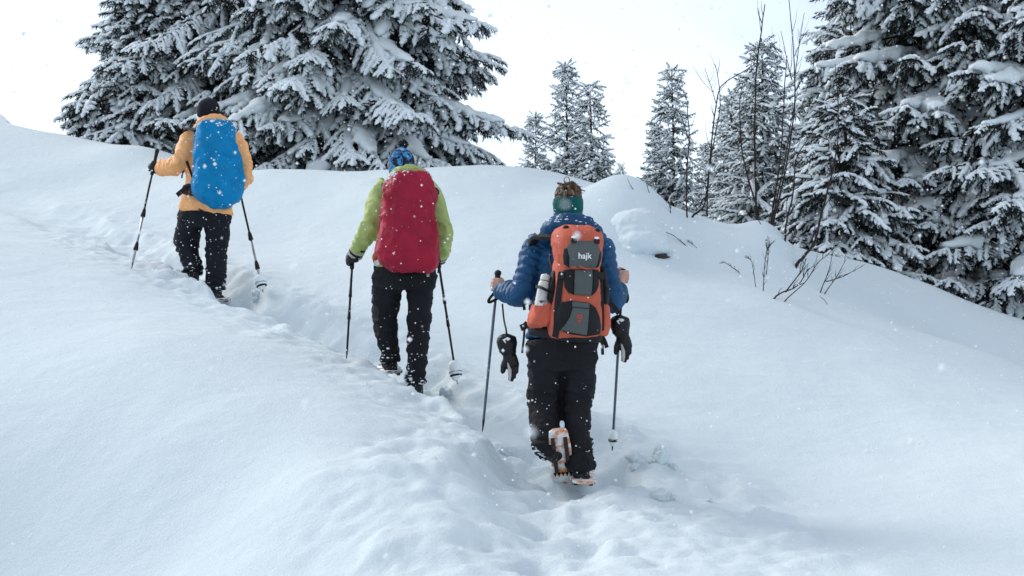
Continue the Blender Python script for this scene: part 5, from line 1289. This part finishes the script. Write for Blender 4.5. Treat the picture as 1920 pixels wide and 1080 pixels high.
# ================================================================== bare saplings and twigs
GS = 'bare saplings and twigs sticking out of the snow'
def hit(px, py, d):
    """depth at which the ray through a pixel meets the snow, looked for round d"""
    q = np.linspace(d - 2.0, d + 1.6, 180); P = np.array([tuple(at(px, py, k)) for k in q]); below = P[:, 2] < height(P[:, 0], P[:, 1])
    if below[0] or not below.any(): return d
    return float(q[int(np.argmax(below))])
def sapling(name, label, stems, d, cat='sapling', seed=1, fat=1.3, twigs=6, twig_len=0.25, sink=0.12):
    """stems: list of (pixel polyline from the foot up, foot radius, tip radius, depth step along it)"""
    rng = random.Random(seed); d = hit(*stems[0][0][0], d); base = at(*stems[0][0][0], d)
    t = empty(name, base, label, cat, GS)
    for i, (pl, r0, r1, dd) in enumerate(stems):
        P = [np.array(tuple(at(px, py, d + dd * k / max(1, len(pl) - 1)) - base)) for k, (px, py) in enumerate(pl)]
        if i == 0 or pl[0] == stems[0][0][0]: P = [P[0] + np.array([rng.uniform(-.02, .02), 0, -sink])] + P
        P = catmull(P, 4)
        for k in range(1, len(P) - 1): P[k] += np.array([rng.uniform(-1, 1), rng.uniform(-1, 1), rng.uniform(-1, 1)]) * r0 * 0.35
        m = len(P); rr = [fat * (r0 + (r1 - r0) * (k / (m - 1)) ** 0.8) for k in range(m)]
        V, T = ring_tube(P, rr, 7); st = link('stem', mesh_np('stem', V, [T]), M['twig'], t)
        for k in range(twigs):
            q = rng.uniform(0.35, 0.97); j = min(m - 2, int(q * (m - 1))); a = P[j]; tn = P[j + 1] - P[j]; tn = tn / (np.linalg.norm(tn) + 1e-9)
            s = rng.choice((-1, 1)); side = np.array([s * rng.uniform(.4, 1), rng.uniform(-.6, .6), rng.uniform(0, .4)])
            dr = tn * 0.9 + side * 0.7; dr /= np.linalg.norm(dr); L = twig_len * rng.uniform(.35, 1.1) * (1.15 - q * 0.6)
            pts = [a, a + dr * L * .5 + np.array([0, 0, .01]), a + (dr * .8 + tn * .35) * L]
            V, T = ring_tube(catmull(pts, 3), [max(r1 * 1.2, rr[j] * .5) * (1 - .75 * c / 6) for c in range(7)], 5)
            link('twig', mesh_np('twig', V, [T]), M['twig'], t)
    return t
sapling('bare_sapling', 'straight dark sapling rising to the top of the broad spruce', [([(1419, 411), (1417, 355), (1415, 240), (1418, 130), (1427, 60), (1434, 8)], .013, .004, .2), ([(1424, 404), (1394, 300), (1387, 215), (1391, 160)], .009, .003, .2)], 15.4, seed=1, twigs=9, twig_len=.40)
sapling('bare_sapling', 'thin sapling leaning right off the snow stump, ending in forked tips', [([(1449, 421), (1468, 340), (1489, 210), (1487, 90), (1478, -10)], .012, .003, .2), ([(1490, 147), (1497, 95), (1508, 24)], .005, .002, .1), ([(1490, 105), (1502, 75), (1516, 55)], .004, .002, .1), ([(1485, 150), (1477, 118), (1464, 58)], .005, .002, -.1), ([(1470, 118), (1448, 82)], .003, .002, 0)], 15.1, seed=2, twigs=4, twig_len=.35)
sapling('bare_sapling', 'upright sapling pair directly left of the leaning one on the snow stump', [([(1446, 413), (1462, 304), (1467, 240), (1472, 150), (1476, 105)], .010, .003, .1), ([(1448, 413), (1471, 304), (1484, 225), (1496, 170)], .008, .002, .2)], 15.2, seed=3, twigs=6, twig_len=.30)
sapling('bare_sapling', 'slim sapling with bowed foot in front of the gap right of the lone spruce', [([(1297, 408), (1319, 388), (1326, 355), (1330, 305), (1343, 195), (1354, 160), (1400, 130), (1420, 118)], .011, .003, .3), ([(1326, 404), (1327, 360), (1334, 290), (1350, 200), (1345, 140), (1340, 120)], .008, .002, .1), ([(1343, 195), (1334, 165), (1321, 127)], .004, .002, .1)], 15.6, seed=4, twigs=6, twig_len=.35)
sapling('bare_sapling', 'single thin sapling before the lone slender spruce right of the mound', [([(1288, 408), (1287, 339), (1292, 262), (1289, 208), (1291, 190)], .008, .003, .2), ([(1290, 260), (1276, 215), (1268, 205)], .004, .002, .1)], 15.7, seed=5, twigs=8, twig_len=.28)
sapling('bare_sapling', 'long sapling leaning right from beside the low bush up to the big spruce', [([(1492, 503), (1503, 485), (1523, 462), (1535, 424), (1552, 358), (1566, 300), (1572, 220), (1566, 120)], .017, .003, .5)], 14.4, seed=6, twigs=9, twig_len=.35)
sapling('bare_sapling', 'dark sapling rising behind the right side of the snow stump', [([(1472, 452), (1474, 420), (1487, 365), (1492, 300), (1510, 268), (1542, 220)], .011, .003, .3)], 15.7, seed=7, twigs=6, twig_len=.30)
TW = [ # label, stems, depth, seed, twigs, length
 ('thick low stem of the bush, lying to the left in the snow', [([(1450, 561), (1464, 549), (1494, 537), (1516, 503)], .011, .004, .1), ([(1473, 548), (1500, 512), (1512, 484)], .008, .003, .1)], 13.3, 11, 4, .14),
 ('long twig of the bush slanting right towards the sapling', [([(1470, 566), (1508, 530), (1532, 495), (1555, 474), (1593, 434)], .007, .002, .3)], 13.2, 12, 6, .13),
 ('upright forked twig at the right end of the bush', [([(1538, 549), (1552, 512), (1560, 480), (1578, 367)], .008, .002, .3), ([(1546, 551), (1567, 521), (1587, 486)], .006, .002, .1), ([(1549, 528), (1581, 518), (1619, 498)], .006, .002, .0)], 13.4, 13, 4, .12),
 ('branchy upright twig left of the bush', [([(1431, 546), (1434, 495), (1438, 468), (1437, 449)], .006, .002, .0), ([(1437, 515), (1441, 470), (1444, 460)], .004, .002, .0)], 13.5, 14, 9, .09),
 ('bent twig second from the left beside the branchy one', [([(1417, 538), (1412, 502), (1408, 488), (1396, 482)], .005, .002, .0)], 13.5, 15, 4, .07),
 ('small forked twig lying left of the bush', [([(1387, 513), (1375, 503), (1360, 493), (1349, 494)], .005, .002, .0)], 13.6, 16, 5, .06),
 ('arched twig poking from the snow right of the boulder', [([(1288, 463), (1263, 442), (1240, 435), (1230, 450)], .006, .002, .0)], 13.9, 17, 4, .06),
 ('tiny twig just right of the arched one', [([(1306, 465), (1297, 457), (1288, 452)], .004, .002, .0)], 13.9, 18, 3, .05),
 ('short bare twig on top of the snow mound', [([(1187, 356), (1181, 345), (1176, 335)], .005, .002, .0)], 14.35, 19, 1, .04),
 ('short twig on the right flank of the snow mound', [([(1219, 364), (1214, 352), (1211, 338)], .005, .002, .0)], 14.5, 20, 1, .05),
 ('twig hanging at the crest right of the mound', [([(1258, 401), (1256, 385), (1252, 372)], .005, .002, .0)], 14.9, 21, 3, .07),
 ('faint twig end lowest in front of the bush', [([(1551, 571), (1544, 561), (1538, 557)], .004, .002, .0)], 13.0, 22, 1, .04),
 ('drooping twig at the crest left of the snow stump', [([(1428, 422), (1419, 410), (1408, 400)], .006, .002, .0)], 14.9, 23, 2, .06),
]
for lab, st, d, sd, n, L in TW: sapling('bare_twig', lab, st, d, 'twig', sd, fat=0.95, twigs=int(n * 2.4), twig_len=L * 1.3, sink=.06)

# ================================================================== boulder under the mound, loose clods
def lumpy(c, r, seed, amp=0.18, freq=2.2, n=26):
    V, T = ball((0, 0, 0), 1.0, n)
    f = 1 + amp * fbm(V[:, 0] * freq + seed, V[:, 1] * freq, V[:, 2] * freq, seed=seed, octaves=4)
    return V * f[:, None] * np.asarray(r) + np.asarray(c), T
b0 = at(1206, 466, 13.78)

bo = empty('snow_covered_boulder', b0, 'boulder with an overhanging snow cap right of the blue jacket hiker', 'boulder')
V, T = merge([lumpy((.05, .10, -.12), (.19, .20, .13), 4, .15), lumpy((.165, -.05, -.085), (.085, .09, .038), 6, .15)]); link('rock', mesh_np('rock', V, [T]), M['rock'], bo)
cap = [ball((-.05, .40, .23), (.30, .40, .19), 20), ball((-.03, .24, .13), (.28, .30, .19), 20), ball((0, .11, .04), (.27, .27, .17), 20), ball((.13, .03, -.005), (.16, .19, .085), 18), ball((-.11, .06, -.02), (.16, .20, .105), 18)]
def capd(co, no): return .014 * fbm(co[:, 0] * 7, co[:, 1] * 7, co[:, 2] * 7, seed=5, octaves=3)
link('snow_cap', remesh('snow_cap', cap, .014, 14, capd), M['snow'], bo)
clods = [(1237, 862, 8.05, .045, 'upright clod of snow on the bank right of the snowshoes'), (1262, 880, 7.85, .022, 'small clod in front of the upright one'),
 (1222, 868, 8.1, .018, 'small clod touching the left of the upright one'), (1246, 938, 7.2, .050, 'rounded clod below the upright one'), (1190, 872, 8.15, .05, 'broad low clod beside the right snowshoe'),
 (1330, 940, 7.4, .014, 'little clod on the trodden slope at right'), (945, 852, 7.9, .04, 'clod on the lip of the left bank beside the lifted snowshoe'),
 (836, 740, 9.4, .04, 'clod beside the right boot of the lime jacket hiker'), (480, 560, 12.2, .05, 'clod under the snowy basket behind the peach jacket hiker')]
for k, (px, py, d, r, lab) in enumerate(clods):
    p = at(px, py, hit(px, py, d)); z = hz(p.x, p.y)
    V, T = lumpy((0, 0, 0), (r * 1.1, r * 1.0, r * (1.25 if k == 0 else .85)), 50 + k, .5, 1.3, 20)
    o = link('snow_clod', mesh_np('snow_clod', V, [T]), M['snow'], None, (p.x, p.y, z + r * (.70 if k == 0 else .12))); o.rotation_euler = (0, .2 * (k % 3), k * 1.1)
    tag(o, lab, 'snow clod', 'loose clods of snow beside the track')

# ================================================================== falling snow
def snowfall():
    rs = np.random.RandomState(21); n = 44000
    x = rs.uniform(-5.6, 5.6, n); y = rs.uniform(0.75, 13.0, n); z = rs.uniform(-1.6, 5.2, n)
    dd = y; keep = (np.abs(x) < 0.43 * dd + .1) & (np.abs(z - EYE - .035 * dd) < 0.25 * dd + .1)
    x, y, z = x[keep], y[keep], z[keep]; k2 = z > height(x, y) + .03; x, y, z = x[k2], y[k2], z[k2]; n = len(x)
    O = np.array([(1, 0, 0), (-1, 0, 0), (0, 1, 0), (0, -1, 0), (0, 0, 1), (0, 0, -1)], float)
    Fo = np.array([(0, 2, 4), (2, 1, 4), (1, 3, 4), (3, 0, 4), (2, 0, 5), (1, 2, 5), (3, 1, 5), (0, 3, 5)])
    r = (0.0015 + 0.0034 * rs.random_sample(n) ** 2.2)
    V = O[None] * (r[:, None, None] * rs.uniform(.7, 1.3, (n, 6, 1))) + np.stack([x, y, z], -1)[:, None, :]
    T = (Fo[None] + (np.arange(n) * 6)[:, None, None]).reshape(-1, 3)
    o = link('falling_snow', mesh_np('falling_snow', V.reshape(-1, 3), [T]), M['flake']); tag(o, 'snowflakes drifting down all over the scene', 'snowflakes', None, 'stuff')
snowfall()
